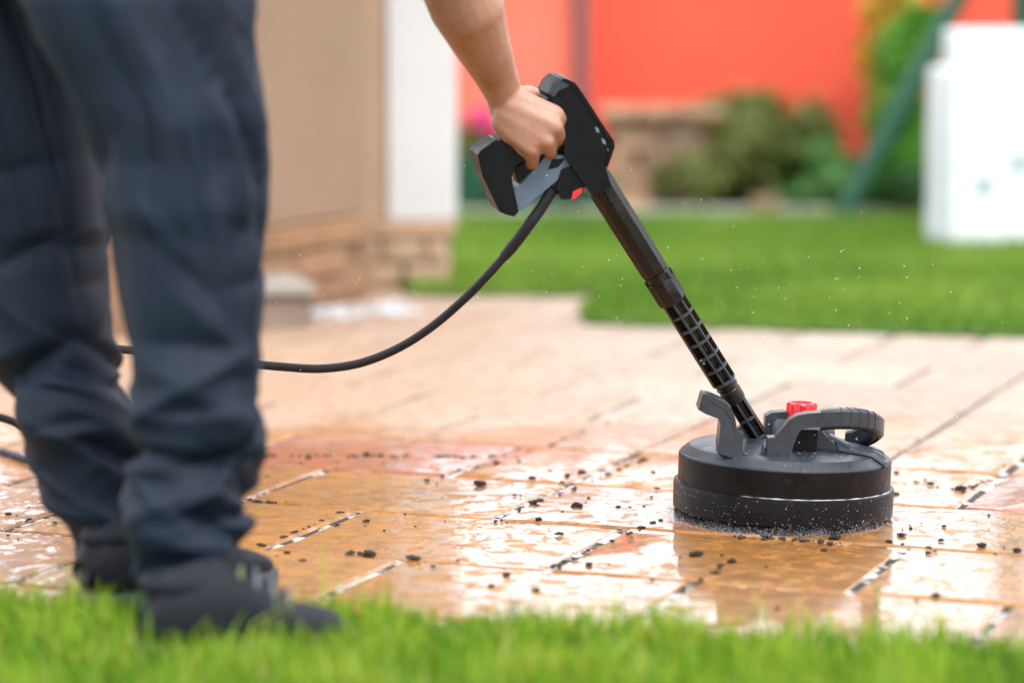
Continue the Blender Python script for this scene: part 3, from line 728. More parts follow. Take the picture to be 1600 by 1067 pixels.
# ---------------- lance (world axis from the pivot to the gun)
LB, LT = at(1192, 692, HC.y - .012), at(925, 268, 3.80)
LA = (LT - LB); LL = LA.length; LAn = LA.normalized()
ZL = LAn; XL = (Vector((0, -1, 0)) - ZL * Vector((0, -1, 0)).dot(ZL)).normalized(); YL = ZL.cross(XL)   # XL faces the camera
LM = Matrix((XL, YL, ZL)).transposed(); LO = LB - cl.location
def tl(px, py):   # parameter along the lance of an image point
    a = Vector((1192 - 925, 692 - 268)); b_ = Vector((1192 - px, 692 - py)); return a.dot(b_) / a.dot(a) * LL
lance = None
def lobj(name, prof, mat, parent=None, seg=32, sharp=35, arc=None, cap=False):
    bm = bmesh.new(); lathe_pts(bm, prof, LO, LM, seg, arc, cap); return obj(name, bm, mat, parent or cl, True, sharp)
t0, t1, t2, t3, t4 = tl(1172, 660), tl(1152, 612), tl(1044, 462), tl(1018, 424), LL
lance = lobj('lance', [(0, -.01), (.0085, -.01), (.0085, t1), (.0100, t1 + .005), (.0100, t2), (.013, t3), (.013, t4 + .02), (0, t4 + .02)], M_LANCE)
# lower narrow section: shell with two rows of pockets
def pocketed(ta, tb, npk, rout, pocket_arc, nribs, rib_r=.0011, ringw=.0030):
    a0, a1 = pocket_arc; rin = rout - .0065
    # closed part of the shell
    bm = bmesh.new(); prof = [(rin, ta), (rout, ta), (rout, tb), (rin, tb)]
    lathe_pts(bm, prof, LO, LM, 24, (a1, a0 + 2 * math.pi))
    for ang in (a0, a1):
        pts = [LO + LM @ Vector((r * math.cos(ang), r * math.sin(ang), h)) for r, h in prof]; bm.faces.new([bm.verts.new(p) for p in pts])
    obj('shell', bm, M_LANCE, lance, True, 35)
    for i in range(1, nribs):                                # long ribs between the pockets
        ang = a0 + (a1 - a0) * i / nribs; bm = bmesh.new(); c_ = Vector((math.cos(ang), math.sin(ang), 0)); s_ = Vector((-math.sin(ang), math.cos(ang), 0))
        vs_ = []
        for h in (ta, tb):
            for rr, ss in ((rin, -1), (rout, -1), (rout, 1), (rin, 1)): vs_.append(bm.verts.new(LO + LM @ (c_ * rr + s_ * ss * rib_r + Vector((0, 0, h)))))
        for k in range(4): bm.faces.new((vs_[k], vs_[(k + 1) % 4], vs_[4 + (k + 1) % 4], vs_[4 + k]))
        obj('long_rib', bm, M_RIB, lance)
    for i in range(npk + 1):
        h = ta + (tb - ta) * i / npk
        bm = bmesh.new(); lathe_pts(bm, [(rin, h - ringw / 2), (rout - .0004, h - ringw / 2), (rout - .0004, h + ringw / 2), (rin, h + ringw / 2)], LO, LM, 14, (a0 - .02, a1 + .02)); obj('cross_rib', bm, M_RIB, lance, True, 35)
# arc angles: 0 faces the camera (XL), YL = ZL x XL
side = 1 if (LM @ Vector((0, 1, 0))).x > 0 else -1
pa = (-.95, 1.45) if side > 0 else (-1.45, .95)
pocketed(t0 - .022, t1 - .006, 2, .0132, (-1.1, .75) if side > 0 else (-.75, 1.1), 2)
lobj('lower_collar', [(.0085, t1 - .006), (.0145, t1 - .006), (.0150, t1), (.0150, t1 + .012), (.0142, t1 + .013), (.0142, t1 + .016), (.0158, t1 + .017), (.0158, t1 + .020), (.0145, t1 + .021), (.0145, t1 + .024), (.0165, t1 + .026), (.009, t1 + .027)], M_LANCE, lance)
pocketed(t1 + .027, t2 - .004, 6, .0178, pa, 3)
hexm = [(.010, t2 - .004), (.0205, t2 - .004), (.0215, t2), (.0215, t2 + .026), (.0200, t2 + .030), (.0185, t2 + .031), (.0185, t3 + .0), (.012, t3 + .001)]
nut = lobj('coupling_nut', hexm, M_LANCE, lance, 10, 20)
for k in range(8):
    a = 2 * math.pi * k / 8; bm = bmesh.new(); c_ = Vector((math.cos(a), math.sin(a), 0)); box(bm, (0, 0, 0), (.003, .006, .016)); bevel(bm, .001, 1)
    bmesh.ops.transform(bm, matrix=Matrix.Translation(LO) @ LM.to_4x4() @ Matrix.Rotation(a, 4, 'Z') @ Matrix.Translation((.0192, 0, t3 - .012)), verts=bm.verts); obj('nut_lug', bm, M_LANCE, nut, True, 35)
lobj('barrel', [(.012, t3 + .0012), (.0192, t3 + .0015), (.0200, t3 + .006), (.0205, t3 + .05), (.0208, t4 - .02), (.0205, t4 - .004), (.012, t4 - .003)], M_LANCE, lance, 10, 20)
bm = bmesh.new()
for k in range(3):
    p = LO + LM @ Vector((.0208, 0, t4 - .03 - .008 * k)); bmesh.ops.create_icosphere(bm, subdivisions=2, radius=.0022, matrix=Matrix.Translation(p))
obj('screw_heads', bm, M_GUN, lance, True)

# ---------------- trigger gun: traced outlines given real thickness
GY = 3.80; SK = Vector((-.30, 1, .16))       # the gun is turned so that its upper left faces show
def gun(name, pts, ya, yb, mat, bev=.004, parent=None, seg=3):
    bm = bmesh.new(); prism(bm, [at(px, py, GY) - cl.location + SK * ya for px, py in pts], SK * (yb - ya)); bevel(bm, bev, seg, 18); return obj(name, bm, mat, parent or cl, True, 30)
gb = gun('gun_body', [(848, 142), (856, 127), (866, 119), (876, 118), (889, 124), (899, 138), (926, 180), (948, 214), (949, 224), (938, 258), (947, 286), (918, 303), (903, 280), (890, 262), (874, 238), (872, 205), (860, 170)], -.022, .022, M_GUN, .011, None, 4)
gun('shell_rim', [(868, 121), (877, 119), (890, 125), (900, 139), (927, 181), (950, 215), (951, 224), (940, 256), (936, 250), (944, 222), (942, 214), (918, 178), (890, 136), (882, 128)], -.0245, .0245, M_BLACK, .002, gb, 2)
gun('end_cap', [(849, 141), (857, 127), (867, 119), (876, 120), (884, 126), (876, 132), (866, 136), (856, 147)], -.0235, .0235, simple('cap_plastic', (.022, .027, .037), .4, .1), .003, gb, 2)
for i, (px, py) in enumerate(((924, 198), (934, 216), (943, 232))):
    gun('moulded_mark', [(px - 3, py - 5), (px + 2, py - 3), (px + 4, py + 5), (px - 1, py + 3)], -.0228, -.019, simple('pale_mark', (.16, .17, .19), .5, .1), .0008, gb, 1)
bm = bmesh.new(); lathe_pts(bm, [(.0, .001), (.0035, .001), (.0042, .0), (.0042, -.004)], at(877, 147, GY - .022) - cl.location, Matrix.Rotation(R(90), 3, 'X'), 16); obj('screw_hole', bm, M_BLACK, gb, True, 40)
gun('grip', [(852, 150), (872, 172), (880, 198), (806, 252), (792, 258), (768, 222), (800, 196)], -.0155, .0155, M_GUN, .009)
gun('grip_end', [(740, 238), (745, 231), (768, 215), (775, 217), (800, 246), (801, 253), (793, 274), (804, 326), (797, 334), (784, 331), (774, 326), (748, 272)], -.018, .018, M_GUN, .009, None, 4)
gun('guard_strut', [(797, 300), (848, 242), (858, 240), (896, 240), (899, 247), (894, 256), (812, 324), (804, 327)], -.012, .016, M_STRUT, .003)
gun('strut_recess_shade', [(858, 246), (878, 245), (868, 258), (852, 262)], -.0126, -.008, M_GUN, .0008, None, 1)  # flat dark patch laid on the strut to paint the shade of a recess
gun('trigger', [(800, 262), (812, 256), (868, 220), (876, 228), (826, 268), (806, 284)], -.007, .009, M_BLACK, .003)
gun('valve_block', [(872, 262), (892, 254), (914, 280), (904, 296), (892, 306), (872, 308), (864, 290)], -.015, .015, M_GUN, .004)
gun('red_catch', [(889, 296), (898, 291), (905, 289), (903, 296), (892, 307), (887, 307)], -.0165, .0165, M_RED, .0025)

# ---------------- hose
hp = [(878, 272, 3.80), (864, 294, 3.80), (846, 324, 3.80), (826, 352, 3.80), (800, 386, 3.81), (762, 430, 3.82), (718, 474, 3.84), (670, 514, 3.86), (618, 546, 3.88), (560, 568, 3.90), (500, 576, 3.92), (440, 573, 3.93), (380, 567, 3.95), (290, 556, 3.97), (190, 546, 4.0), (80, 541, 4.04), (-60, 548, 4.1), (-190, 575, 4.14), (-215, 612, 4.14), (-120, 628, 4.10), (0, 652, 4.12), (45, 671, 4.16), (110, 700, 4.24), (158, 716, 4.32)]
hw_ = [at(*p) for p in hp]
hw_ += [gnd(150, 728, .0075), gnd(100, 727, .0075), gnd(45, 718, .0075), gnd(0, 706, .0075), gnd(-120, 690, .0075), gnd(-300, 690, .0075), gnd(-700, 720, .0075)]
pth = catmull(hw_, 8)
hose = empty('hose', Vector((hw_[12].x, hw_[12].y, 0)), 'black rubber pressure hose sagging from the gun behind the legs', 'hose')
bm = bmesh.new(); tube(bm, [p - hose.location for p in pth], .0060, 14); obj('hose_line', bm, M_HOSE, hose, True)
bm = bmesh.new(); sp = pth[4:36]; n_ = len(sp)
tube(bm, [p - hose.location for p in sp], [.0105 - .0025 * min(1, i / 8) if i < n_ - 3 else .0078 - .0004 * (i - n_ + 3) for i in range(n_)], 16); sleeve = obj('strain_relief', bm, M_HOSE, hose, True, 40)
bm = bmesh.new(); tube(bm, [p - hose.location for p in pth[2:9]], [.0125, .0125, .0118, .0125, .0118, .0125, .0115], 12); obj('hose_nut', bm, M_GUN, hose, True, 30)

# ================================================================== PERSON
M_SKIN = None
def skin_mat():
    m, nt, b = new_mat('skin'); p = opos(nt)
    n = nz(nt, 22, 5, .6, p); c = ramp(nt, n, [(.3, (.36, .17, .105)), (.7, (.46, .26, .19))])
    c = mix(nt, mr(nt, nz(nt, 55, 4, .65, p), .48, .66, 0, .5), c, (.50, .20, .145, 1))
    nt.links.new(c, b.inputs['Base Color']); b.inputs['Roughness'].default_value = .48
    b.inputs['Subsurface Weight'].default_value = .15; b.inputs['Subsurface Radius'].default_value = (.008, .003, .0015); b.inputs['Subsurface Scale'].default_value = .6
    nt.links.new(bump(nt, mth(nt, 'ADD', nz(nt, 260, 4, .6, p), mth(nt, 'MULTIPLY', nz(nt, 60, 4, .6, p), 2.0)), .25, .0015), b.inputs['Normal']); return m
M_SKIN = skin_mat()
def cloth(name, col, weave=1400):
    m, nt, b = new_mat(name); p = opos(nt)
    n = nz(nt, 7, 5, .6, p); c = ramp(nt, n, [(.3, tuple(x * .8 for x in col)), (.7, tuple(x * 1.2 for x in col))])
    nt.links.new(c, b.inputs['Base Color']); b.inputs['Roughness'].default_value = .72; b.inputs['Specular IOR Level'].default_value = .22; b.inputs['Sheen Weight'].default_value = .03; b.inputs['Sheen Roughness'].default_value = .4
    h = mth(nt, 'ADD', nz(nt, weave, 2, .5, p), mth(nt, 'MULTIPLY', nz(nt, 45, 4, .6, p), 1.5))
    nt.links.new(bump(nt, h, .25, .002), b.inputs['Normal']); return m
M_TROUSER = cloth('navy_cloth', (.0050, .0112, .0245)); _b = M_TROUSER.node_tree.nodes['Principled BSDF']; _b.inputs['Roughness'].default_value = .62; _b.inputs['Specular IOR Level'].default_value = .26; _b.inputs['Sheen Weight'].default_value = 0; M_SHIRT = cloth('shirt_cloth', (.11, .13, .17)); M_SHOE = cloth('shoe_mesh', (.010, .011, .016)); M_SOLE = simple('shoe_sole', (.07, .078, .095), .7, .25)
M_LACE = simple('lace_cord', (.085, .095, .115), .7, .15); M_LIME = simple('lime_trim', (.10, .12, .035), .5, .1); M_HAIR = simple('dark_hair', (.03, .02, .014), .6, .3, 60)
hip = Vector((-.53, 3.25, .82))
person = empty('person', (-.50, 3.18, .01), 'person in navy trousers and dark shoes, right hand gripping the trigger gun', 'person')
PL = person.location

# trousers: each leg a lofted tube following the leg, with folds pressed into the cloth
def leg_loft(stations, seed, kd=.92, nh=190, na=88):
    st = sorted(stations, key=lambda s_: -s_[0])              # from the cuff (large py) up
    ys = np.array([s_[0] for s_ in st][::-1], float)
    cols = [np.array([s_[i] for s_ in st][::-1], float) for i in (1, 2, 3)]
    yy = np.linspace(ys[-1], ys[0], nh)
    def sm(c): 
        v = np.interp(yy, ys, c); k = np.hanning(9); k /= k.sum(); vp = np.pad(v, 4, mode='edge'); return np.convolve(vp, k, 'valid')
    l, r, Yd = sm(cols[0]), sm(cols[1]), sm(cols[2])
    rg = random.Random(seed); folds = []
    for _ in range(46):                                        # stacked folds over the shoe
        folds.append((rg.uniform(0, 6.283), rg.uniform(.07, .30), rg.uniform(.5, 1.3), rg.uniform(-.05, .05), rg.uniform(.006, .014) * rg.choice((1, 1, -1)), rg.uniform(.008, .018)))
    for _ in range(13):                                        # round the knee
        folds.append((rg.uniform(0, 6.283), rg.uniform(.30, .58), rg.uniform(.4, .9), rg.uniform(-.10, .10), rg.uniform(.004, .009) * rg.choice((1, -1)), rg.uniform(.010, .022)))
    for _ in range(22):                                        # long drape up the thigh
        folds.append((rg.uniform(0, 6.283), rg.uniform(.45, .9), rg.uniform(.18, .4), rg.choice((-1, 1)) * rg.uniform(.4, 1.0), rg.uniform(.006, .012) * rg.choice((1, -1)), rg.uniform(.035, .07)))
    for _ in range(5):                                        # broad drape, alternating ridge and hollow
        folds.append((rg.uniform(0, 6.283), rg.uniform(.12, .80), rg.uniform(.35, .8), rg.uniform(-.22, .22), rg.uniform(.005, .010) * rg.choice((1, -1)), rg.uniform(.022, .040)))
    if seed == 3:                                              # folds seen on the near leg
        for a0, z0, la, sl, A_, w in ((-.69, .575, .38, -.33, -.017, .020), (-.62, .640, .35, -.33, .012, .022), (-.95, .63, .3, -.30, -.010, .016), (-1.7, .45, .35, -.12, .010, .022), (-1.45, .415, .3, -.1, -.010, .018), (-.5, .235, .8, .06, -.016, .014), (-.9, .20, .9, .05, .014, .014), (-.2, .15, .5, .0, -.018, .012), (-.7, .13, 1.0, -.03, -.016, .012), (-1.3, .10, .9, .03, .012, .014)): folds.append((a0 % 6.283, z0, la, sl, A_, w))
    C = np.array([tuple(at((l[i] + r[i]) / 2, yy[i], Yd[i])) for i in range(nh)]); hwid = (r - l) / 2 / FPX * Yd
    a = 2 * np.pi * np.arange(na) / na; Z = C[:, 2][:, None]; AA = a[None, :]; D = np.zeros((nh, na))
    for (a0, z0, la, sl, A_, w) in folds:
        da = (AA - a0 + np.pi) % (2 * np.pi) - np.pi
        D += A_ * np.exp(-np.abs((Z - z0 - sl * da) / w) ** 1.35) * np.exp(-(da / la) ** 2)
    D += np.array([[.004 * noise.noise(Vector((math.cos(t) * 1.3, math.sin(t) * 1.3, z * 7 + seed))) for t in a] for z in C[:, 2]])
    D = D * 1.12; D = np.where(D > 0, .022 * np.tanh(D / .022), .028 * np.tanh(D / .028))
    ex = 1 / (np.abs(np.cos(a)) ** 2.3 + np.abs(np.sin(a)) ** 2.3) ** (1 / 2.3)
    X_ = C[:, 0][:, None] + (hwid[:, None] * ex + D) * np.cos(a) - PL.x; Y_ = C[:, 1][:, None] + (hwid[:, None] * kd * ex + D) * np.sin(a) - PL.y; Z_ = np.repeat(Z - PL.z, na, 1)
    V = [tuple(v) for v in np.stack([X_, Y_, Z_], 2).reshape(-1, 3)]
    F = [(i * na + k, i * na + (k + 1) % na, (i + 1) * na + (k + 1) % na, (i + 1) * na + k) for i in range(nh - 1) for k in range(na)]
    # rounded top where the leg passes into the seat
    top = V[-na:]; cx = sum(v[0] for v in top) / na; cy = sum(v[1] for v in top) / na; m = len(V)
    for j in range(1, 9):
        t = math.pi / 2 * j / 8; sc_ = max(.02, math.cos(t))
        V += [(cx + (x - cx) * sc_ + .03 * math.sin(t), cy + (y - cy) * sc_ + .02 * math.sin(t), z + .07 * math.sin(t)) for x, y, z in top]
        b_ = m + (j - 1) * na; a_ = b_ - na
        F += [(a_ + k, a_ + (k + 1) % na, b_ + (k + 1) % na, b_ + k) for k in range(na)]
    # turned-in hem
    n0 = len(V)
    cx = sum(v[0] for v in V[:na]) / na; cy = sum(v[1] for v in V[:na]) / na
    for k in range(na): x, y, z = V[k]; V.append((cx + (x - cx) * .86, cy + (y - cy) * .86, z + .012))
    F += [(k, n0 + k, n0 + (k + 1) % na, (k + 1) % na) for k in range(na)]
    return V, F
near = [(-110, 26, 392, 3.20), (0, 35, 398, 3.17), (66, 66, 397, 3.16), (131, 104, 404, 3.15), (184, 131, 413, 3.14), (250, 152, 421, 3.14), (328, 166, 422, 3.13), (367, 180, 420, 3.13), (459, 190, 417, 3.12), (558, 203, 407, 3.11), (656, 211, 398, 3.10), (720, 212, 392, 3.10), (770, 206, 388, 3.10), (800, 210, 376, 3.10), (833, 220, 386, 3.10), (864, 232, 368, 3.10), (900, 228, 374, 3.10), (932, 233, 366, 3.10), (950, 238, 360, 3.10)]
far = [(-70, -160, 112, 3.41), (0, -160, 120, 3.40), (100, -120, 138, 3.39), (262, -78, 154, 3.38), (394, -52, 159, 3.37), (492, -28, 177, 3.37), (577, -2, 177, 3.37), (636, 20, 197, 3.36), (674, 38, 214, 3.36), (747, 64, 226, 3.36), (792, 84, 232, 3.36), (808, 104, 236, 3.36), (849, 111, 240, 3.36), (884, 116, 238, 3.36), (905, 120, 234, 3.36)]
V1, F1 = leg_loft(near, 3); V2, F2 = leg_loft(far, 8)
# seat of the trousers
def ellipsoid(c, r, nu=40, nv=28):
    V, F = [], []
    for j in range(nv + 1):
        t = math.pi * j / nv
        for i in range(nu):
            a = 2 * math.pi * i / nu; p = Vector((math.sin(t) * math.cos(a) * r[0], math.sin(t) * math.sin(a) * r[1], math.cos(t) * r[2])); p *= 1 + .05 * noise.noise(p * 9)
            V.append((c[0] + p.x - PL.x, c[1] + p.y - PL.y, c[2] + p.z - PL.z))
    for j in range(nv):
        for i in range(nu): F.append((j * nu + i, j * nu + (i + 1) % nu, (j + 1) * nu + (i + 1) % nu, (j + 1) * nu + i))
    return V, F
V3, F3 = ellipsoid((-.535, 3.29, .855), (.195, .19, .135))
V4, F4 = ellipsoid((-.46, 3.36, .90), (.17, .17, .12))
V, F = [], []
for v, f in ((V1, F1), (V2, F2), (V3, F3), (V4, F4)):
    o0 = len(V); V += v; F += [tuple(i + o0 for i in q_) for q_ in f]
trousers = pydata('trousers', V, F, M_TROUSER, person, True)
bm = bmesh.new(); bm.from_mesh(trousers.data); bmesh.ops.recalc_face_normals(bm, faces=bm.faces); bm.to_mesh(trousers.data); bm.free()
# side seam and pocket welt on the near leg
def leg_pt(px, py, Y, off): return at(px, py, Y) - PL + Vector((0, -off, 0))
bm = bmesh.new(); tube(bm, catmull([leg_pt(340, -60, 3.20, .120), leg_pt(368, 10, 3.17, .098), leg_pt(392, 52, 3.16, .06)], 8), .0022, 6); obj('pocket_welt', bm, M_TROUSER, trousers, True)

# bare skin: one continuous remeshed body
neck = Vector((-.26, 3.55, 1.05)); face = Vector((.73, .68, 0)); rgt = Vector((.68, -.73, 0))
shR = neck + rgt * .17 + Vector((-.01, -.01, -.035)); shL = neck - rgt * .17 + Vector((0, 0, -.02))
wri = at(790, 158, 3.80); el = at(690, -80, 3.64)
bm = bmesh.new()
capsule(bm, hip + Vector((.06, .06, .08)), neck - Vector((.03, .03, .04)), .12, .125, 20); capsule(bm, shL, shR, .055, .055)
capsule(bm, shR, el, .052, .043); 
fpts = [(690, -80, 3.64, .044), (712, -30, 3.66, .050), (729, 10, 3.68, .0505), (745, 50, 3.71, .0425), (760, 84, 3.74, .036), (774, 116, 3.77, .0300), (787, 146, 3.795, .0265)]
for (a, b2) in zip(fpts, fpts[1:]): capsule(bm, at(*a[:3]), at(*b2[:3]), a[3] * .96, b2[3] * .96, 18)
# hand: metacarpals, fingers, thumb (points traced as image x, y, depth)
MC = [((800, 152, 3.785), (868, 178, 3.772)), ((796, 164, 3.782), (866, 198, 3.762)), ((790, 178, 3.784), (853, 219, 3.762)), ((784, 192, 3.790), (832, 234, 3.768))]
for i, (a, b2) in enumerate(MC):
    capsule(bm, at(*a), at(*b2), .0150, [.0115, .0118, .0112, .0105][i], 14)

for i in range(3):
    a = [sum(t_) / 2 for t_ in zip(MC[i][0], MC[i + 1][0])]; b2 = [sum(t_) / 2 for t_ in zip(MC[i][1], MC[i + 1][1])]
    capsule(bm, at(*a), at(b2[0] - 5, b2[1] - 3, b2[2] + .001), .0148, .0108, 14)
capsule(bm, at(788, 160, 3.80), at(800, 205, 3.795), .0235, .021); capsule(bm, at(800, 200, 3.795), at(822, 232, 3.79), .019, .014); capsule(bm, at(806, 232, 3.80), at(808, 256, 3.815), .0135, .011)
FG = [[(869, 179, 3.772), (880, 196, 3.795), (868, 204, 3.83), (852, 196, 3.845)], [(867, 199, 3.762), (875, 218, 3.79), (858, 224, 3.83), (842, 212, 3.845)], [(854, 220, 3.762), (860, 240, 3.79), (842, 244, 3.83), (828, 230, 3.845)], [(833, 235, 3.768), (832, 256, 3.79), (818, 262, 3.822), (808, 248, 3.84)]]
FR = [(.0112, .0098, .0088, .0078), (.0115, .0100, .0090, .0080), (.0110, .0096, .0086, .0076), (.0100, .0088, .0078, .0068)]
for f_, r_ in zip(FG, FR):
    for k in range(3): capsule(bm, at(*f_[k]), at(*f_[k + 1]), r_[k], r_[k + 1], 12)
TB = [(795, 158, 3.812), (826, 150, 3.835), (852, 158, 3.852), (872, 176, 3.858)]
for k in range(3): capsule(bm, at(*TB[k]), at(*TB[k + 1]), (.019, .0145, .0115)[k], (.0145, .0115, .009)[k], 12)
# left arm bent, hand resting on the left hip
elL = shL + Vector((-.20, .02, -.20)); wrL = hip + Vector((-.16, .16, .13))
capsule(bm, shL, elL, .052, .042); capsule(bm, elL, wrL, .043, .028); 
for k in range(4):
    b0 = wrL + Vector((.01 + .02 * k, .03 - .012 * k, .0)); b1 = b0 + Vector((.055, .045, -.015)); b3 = b1 + Vector((.03, .02, -.035))
    capsule(bm, wrL, b0 + Vector((.03, .03, 0)), .022, .014); capsule(bm, b0 + Vector((.03, .03, 0)), b1, .0105, .0095); capsule(bm, b1, b3, .0095, .0075)
capsule(bm, wrL, wrL + Vector((.03, -.03, -.03)), .02, .012); capsule(bm, wrL + Vector((.03, -.03, -.03)), wrL + Vector((.06, -.03, -.06)), .011, .008)
# neck and head, looking down at the tool
hd = neck + face * .11 + Vector((0, 0, .15)); look = (face + Vector((0, 0, -.75))).normalized(); hup = (Vector((0, 0, 1)) - look * look.z).normalized(); hs_ = look.cross(hup)
capsule(bm, neck, hd - hup * .03, .058, .055, 18)
capsule(bm, hd + look * .01 + hup * .03, hd - look * .035 + hup * .025, .083, .086, 22); capsule(bm, hd + look * .045 - hup * .055, hd + look * .02, .050, .066, 18)
capsule(bm, hd + look * .088 + hup * .02, hd + look * .108 - hup * .02, .010, .016); capsule(bm, hd + look * .085 - hup * .052 + hs_ * .02, hd + look * .085 - hup * .052 - hs_ * .02, .011, .011)
for s_ in (-1, 1):
    capsule(bm, hd + hs_ * s_ * .082 + hup * .015, hd + hs_ * s_ * .086 - hup * .025, .014, .011); capsule(bm, hd + look * .075 + hs_ * s_ * .018 + hup * .032, hd + look * .066 + hs_ * s_ * .05 + hup * .03, .012, .011)
me = bpy.data.meshes.new('body'); bm.to_mesh(me); bm.free()
tmp = bpy.data.objects.new('body_tmp', me); COL.objects.link(tmp)
rm = tmp.modifiers.new('r', 'REMESH'); rm.mode = 'VOXEL'; rm.voxel_size = .0030
sm_ = tmp.modifiers.new('s', 'SMOOTH'); sm_.factor = .5; sm_.iterations = 6
dg = bpy.context.evaluated_depsgraph_get(); me2 = bpy.data.meshes.new_from_object(tmp.evaluated_get(dg)); bpy.data.objects.remove(tmp)
co = np.empty(len(me2.vertices) * 3, np.float32); me2.vertices.foreach_get('co', co); co = co.reshape(-1, 3) - np.array(PL, np.float32); me2.vertices.foreach_set('co', co.ravel()); me2.materials.clear()
body = link('body', me2, M_SKIN, person, True)
# eyes, hair
for s_ in (-1, 1):
    bm = bmesh.new(); bmesh.ops.create_icosphere(bm, subdivisions=2, radius=.0105, matrix=Matrix.Translation(hd + look * .078 + hs_ * s_ * .032 + hup * .018 - PL)); obj('eye', bm, simple('eye_white', (.7, .68, .65), .2, .05), body, True)
bm = bmesh.new(); bmesh.ops.create_icosphere(bm, subdivisions=4, radius=1)
for v in list(bm.verts):
    if v.co.dot(Vector((0, 1, 0))) > .45 and v.co.z < .35: v.co *= .86
    nn = 1 + .04 * noise.noise(v.co * 14); p = hd - PL - look * .012 + hup * .035 + (hs_ * v.co.x * .091 + look * v.co.y * .104 + hup * v.co.z * .096) * nn; v.co = p
bmesh.ops.delete(bm, geom=[v for v in bm.verts if (v.co - (hd - PL)).dot(hup) < -.02 + max(0, (v.co - (hd - PL)).dot(look)) * .9], context='VERTS'); obj('hair', bm, M_HAIR, person, True)
# short sleeved shirt over the torso
bm = bmesh.new(); capsule(bm, hip + Vector((.05, .05, .08)), hip.lerp(neck, .5) + Vector((0, 0, .03)), .150, .155, 26, 8); capsule(bm, hip.lerp(neck, .5) + Vector((0, 0, .03)), neck - Vector((.035, .035, .04)), .155, .148, 26, 8)
capsule(bm, shL, shR, .072, .072, 20); capsule(bm, shR, shR.lerp(el, .55), .072, .066, 20); capsule(bm, shL, shL.lerp(elL, .55), .072, .066, 20)
me = bpy.data.meshes.new('shirt'); bm.to_mesh(me); bm.free(); tmp = bpy.data.objects.new('shirt_tmp', me); COL.objects.link(tmp)
rm = tmp.modifiers.new('r', 'REMESH'); rm.mode = 'VOXEL'; rm.voxel_size = .009
sm_ = tmp.modifiers.new('s', 'SMOOTH'); sm_.factor = .5; sm_.iterations = 8
dg = bpy.context.evaluated_depsgraph_get(); me2 = bpy.data.meshes.new_from_object(tmp.evaluated_get(dg)); bpy.data.objects.remove(tmp)
for v in me2.vertices: v.co = v.co - PL + v.normal * .006 * noise.noise(v.co * 11)
me2.materials.clear(); link('shirt', me2, M_SHIRT, person, True)

# shoes: lofted upper, sole, tongue, laces
def shoe(heel, ang, length, name_mat=M_SHOE):
    root = bpy.data.objects.new('shoe', None)
    fwd = Vector((math.cos(ang), math.sin(ang), 0)); sd_ = Vector((-fwd.y, fwd.x, 0)); ox = heel - PL
    secs = [(-.02, .018, .035, .060), (.0, .034, .016, .088), (.03, .040, .012, .098), (.06, .041, .012, .106), (.09, .042, .012, .106), (.12, .043, .012, .092), (.15, .046, .012, .074), (.18, .048, .012, .056), (.21, .047, .012, .050), (.235, .041, .012, .044), (.255, .029, .014, .036), (.266, .014, .018, .028)]
    k_ = length / .266; na = 28; V = []; F = []
    for (x, w, zb_, zt_) in secs:
        for k in range(na):
            a = 2 * math.pi * k / na; cc, ss = math.cos(a), math.sin(a)
            yy_ = w * math.copysign(abs(cc) ** .75, cc); zz_ = (zb_ + zt_) / 2 + (zt_ - zb_) / 2 * math.copysign(abs(ss) ** .8, ss)
            if ss > .3: yy_ *= 1 - .28 * (ss - .3)
            p = ox + fwd * x * k_ + sd_ * yy_ + Vector((0, 0, zz_)); V.append(tuple(p))
    n = len(secs)
    for i in range(n - 1):
        for k in range(na): F.append((i * na + k, i * na + (k + 1) % na, (i + 1) * na + (k + 1) % na, (i + 1) * na + k))
    F.append(tuple(range(na))); F.append(tuple((n - 1) * na + k for k in range(na))[::-1])
    up = pydata('shoe', V, F, name_mat, person, True)
    outline = [(-.026, .0), (-.02, .026), (.02, .042), (.09, .043), (.15, .049), (.20, .051), (.24, .044), (.265, .026), (.274, .0)]
    ol = outline + [(x, -w) for x, w in outline[-2:0:-1]]
    bm = bmesh.new(); prism(bm, [ox + fwd * x * k_ + sd_ * w + Vector((0, 0, -.004)) for x, w in ol], (0, 0, .024)); bevel(bm, .004, 2); obj('sole', bm, M_SOLE, up, True, 40)
    bm = bmesh.new(); prism(bm, [ox + fwd * x * k_ + sd_ * w + Vector((0, 0, z)) for x, w, z in ((.085, -.022, .080), (.085, .022, .080), (.104, .017, .112), (.104, -.017, .112))], fwd * .010 + Vector((0, 0, .004))); bevel(bm, .004, 2); obj('tongue', bm, M_SHOE, up, True, 40)
    for q_ in range(4):
        x = .105 + .022 * q_; z = .104 - .0125 * q_
        bm = bmesh.new(); tube(bm, catmull([ox + fwd * x * k_ + sd_ * -.03 + Vector((0, 0, z - .014)), ox + fwd * (x + .006) * k_ + Vector((0, 0, z + .002)), ox + fwd * x * k_ + sd_ * .03 + Vector((0, 0, z - .014))], 5), .0030, 6); obj('lace', bm, M_LIME if q_ == 0 else M_LACE, up, True)
    bm = bmesh.new(); lathe_pts(bm, [(.033, .074), (.038, .078), (.040, .086), (.038, .093), (.034, .094), (.031, .082)], ox + fwd * .035 * k_, Matrix((fwd * 1.15, sd_ * .9, Vector((0, 0, 1)))).transposed(), 24); obj('collar', bm, M_SHOE, up, True)
    return up
h1 = gnd(246, 1034, .010); shoe(Vector((h1.x, h1.y, .010)), R(20), .215)
h2 = gnd(148, 952, .006); shoe(Vector((h2.x, h2.y, .006)), R(42), .25)

